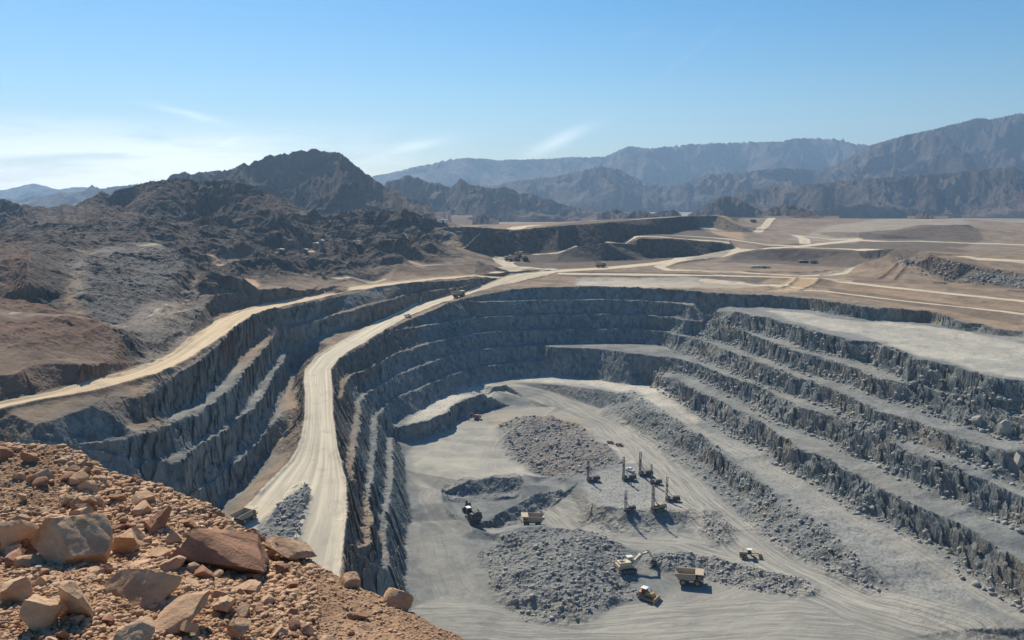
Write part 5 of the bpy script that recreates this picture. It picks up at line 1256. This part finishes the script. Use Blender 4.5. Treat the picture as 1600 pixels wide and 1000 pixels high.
e3 = shovel('red', 'red', 'rust', ((5, 0, 3.6), (9.5, 0, 9.0), (13.0, 0, 3.5)))
place(e3, 745, 655, 185, 'small red excavator standing below the bright upper bench', 'excavator', 'excavators in the mine', 0.62)
e4 = copy_tree(ex); place(e4, 560, 385, 150, 'distant excavator digging on the hill ledge', 'excavator', 'excavators in the mine', 0.75)
place(dozer(), 1011, 936, -35, 'small yellow and orange bulldozer on the floor below the cream excavator', 'bulldozer', None, 1.45)
place(grader(), 1173, 872, -10, 'yellow motor grader with a white cab roof crossing the pit road', 'motor grader', None, 1.25)
DG = 'blast-hole drill rigs on the pit floor'
d0 = drill_rig(); d1 = drill_rig('yellow', 'cream', 'dark', 16.0)
for src, px, py, deg, lab, sc in ((d0, 927, 752, 192, 'leftmost drill rig, standing apart on the drill pad with a dark upright mast', .95), (d0, 983, 751, 188, 'tallest drill rig, in front of the white pickup at the back of the pad', 1.02),
    (d0, 1009, 744, 186, 'broad drill rig at the back right of the pad with a wide grey mast', 1.05), (d0, 1025, 757, 184, 'drill rig with a thin brownish mast just right of the broad one', .85),
    (d0, 1051, 784, 176, 'rightmost drill rig on the edge of the drill pad', .98), (d1, 1029, 798, 205, 'yellow based drill rig on the front edge of the pad', 1.05),
    (d0, 984, 800, 215, 'small dark drill rig on the pad edge left of the yellow based rig', .85)):
    o = copy_tree(src) if src.location.length > 0 else src
    place(o, px, py, deg, lab, 'drill rig', DG, sc)
pk = pickup(); place(pk, 985, 738, 120, 'white pickup parked behind the tallest drill rig', 'pickup truck', 'light vehicles in the pit', 1.5)
for px, py, deg, lab, sc in ((954, 693, -30, 'dark brown light vehicle on the tan road above the drill pad', 1.1), (968, 697, -30, 'pale light vehicle on the tan road, just right of the dark brown one', 1.2), (637, 495, 30, 'small white pickup driving down the middle of the main ramp', 1.4)):
    if 'brown' in lab:
        o = pickup('rust')
    else: o = copy_tree(pk)
    place(o, px, py, deg, lab, 'pickup truck', 'light vehicles in the pit', sc)
for px, py, L_, W_, H_, wc, rc, lab in ((438, 394, 9, 4, 2.6, 'grey', 'white', 'small white roofed shed at the left end of the hill ledge'), (477, 394, 7, 4, 2.8, 'grey', 'white', 'small white roofed shed at the right end of the dark ledge cut'),
    (495, 391, 9, 7, 9, 'rust', 'white', 'tall brown crusher shed with a white top on the hill ledge'), (503, 390, 6, 5, 10, 'grey', 'white', 'narrow grey crusher tower right of the brown crusher shed'),
    (725, 350, 17, 12, 7, 'dark', 'grey', 'large dark building on the distant plain behind the dumps'), (716, 367, 9, 7, 4, 'grey', 'grey', 'grey building at the edge of the pale flat left of the long dump'),
    (690, 349, 14, 8, 5, 'white', 'white', 'pale low building leftmost on the distant plain'), (746, 349, 9, 6, 4, 'white', 'white', 'little white building right of the large dark building'),
    (1188, 419, 26, 4, 2.6, 'cream', 'cream', 'long pale row of huts on the flat left of the berm loops'), (1255, 411, 12, 6, 3, 'dark', 'grey', 'dark hut at the foot of the brown dump'), (1271, 411, 10, 5, 3, 'grey', 'dark', 'grey hut just right of the dark hut at the foot of the brown dump')):
    place(shed(L_, W_, H_, wc, rc), px, py, -3, lab, 'shed', 'mine buildings')
# stones in the pit
M['grock'] = rock_mat('grey_rock', (0.22, 0.225, 0.215), (0.35, 0.345, 0.31), (0.16, 0.163, 0.158), 2.0, 0.1)
def stones(name, poly_px, z, n_, rmin, rmax, seed, mat='grock'):
    q_ = L(poly_px); xs = [p[0] for p in q_]; ys = [p[1] for p in q_]; rr = random.Random(seed); out = []; sz = []
    def inside(x, y):
        c = False
        for i in range(len(q_)):
            a, b = q_[i], q_[i - 1]
            if (a[1] > y) != (b[1] > y) and x < (b[0] - a[0]) * (y - a[1]) / (b[1] - a[1]) + a[0]: c = not c
        return c
    while len(out) < n_:
        x, y = rr.uniform(min(xs), max(xs)), rr.uniform(min(ys), max(ys))
        if not inside(x, y): continue
        p = P(x, y, z) if z < -100 else hit(x, y)
        if not z > -100 and rr.random() > float(NF.at(NZ['rub'], np.array([p[0]]), np.array([p[1]]))[0]) ** 1.5: continue
        g_ = ground_z(p[0], p[1]); r = rmin * .75 + (rmax * 1.25 - rmin) * rr.random() ** 7
        out.append((p[0], p[1], g_ + r * .2)); sz.append(r)
    return np.array(out), np.array(sz)
allp, alls = [], []
for pl, z, n_, a, b in (('775,665 800,655 860,650 905,662 940,690 985,725 905,750 850,738 810,712', -197, 1700, .25, 1.5), ('762,850 790,838 850,835 930,845 1000,868 990,900 1000,930 900,962 850,965 790,952 758,925', -200, 1900, .22, 1.2),
    ('1000,866 1080,872 1180,896 1300,930 1290,942 1180,925 1080,900 1000,885', -199.5, 1300, .22, 1.0), ('990,622 1050,668 1140,728 1200,775 1280,830 1345,880 1400,918 1290,882 1200,830 1087,730 1040,705 980,655', -190, 2200, .22, 1.2),
    ('1100,805 1140,812 1150,850 1120,853 1095,835', -196, 500, .22, .9), ('700,775 800,768 878,771 884,782 820,806 700,800', -201, 300, .2, .6), ('640,800 760,830 740,960 650,960', -203, 260, .15, .5),
    ('1400,402 1480,408 1600,430 1600,452 1486,442 1421,427', -90, 900, .4, 1.8), ('478,765 484,775 474,812 455,860 400,850 435,800', -151, 500, .3, 1.1)):
    p_, s_ = stones('', pl, z, n_, a, b, int(n_)); allp.append(p_); alls.append(s_)
for ln in FEET:       # fallen rock at the foot of every face
    for i in range(len(ln) - 1):
        a, b = Vector(ln[i]), Vector(ln[i + 1]); k = int((b - a).length * 4.0)
        for _ in range(k):
            p = a.lerp(b, rng.random()); off = rng.random() ** 1.6 * 9 - 2.5; x, y = p.x - off * .95, p.y - off * .3
            if not (210 < y < 1050) or abs(x / y) > .72: continue
            r = .22 + 1.5 * rng.random() ** 6; allp.append(np.array([[x, y, ground_z(x, y) + r * .2]])); alls.append(np.array([r]))
scatter('broken_rock', np.concatenate(allp), np.concatenate(alls), M['grock'], 4)
for i, (px, py, w_, lab) in enumerate(((902, 694, 4.2, 'big pale boulder in the middle of the brown muck slope'), (902, 737, 2.6, 'white boulder low on the muck slope behind the leftmost drill rig'), (1446, 672, 0, ''), (800, 694, 2.6, 'grey boulder at the left foot of the muck slope'),
    (1568, 676, 9.0, 'huge dark block lying on the second bench near the right picture edge'), (448, 681, 4.5, 'pale block lying at the edge of the ramp where the left benches end'), (1592, 728, 7.5, 'large tan block on the third bench at the right picture edge'),
    (1525, 662, 5.5, 'pale slab fallen against the face left of the huge dark block'))):
    if w_ == 0: continue
    h = hit(px, py); o = link(bpy.data.objects.new('boulder', rock_mesh('boulder', 900 + i, 4, M['grock'], 11, .08, True)))
    o.location = (h.x, h.y, h.z + w_ * .22); o.scale = (w_ * .55, w_ * .5, w_ * .42); o.rotation_euler = (.2, .3 * i, i); tag(o, lab, 'boulder', 'boulders fallen in the pit')
print('all', time.time() - T0)
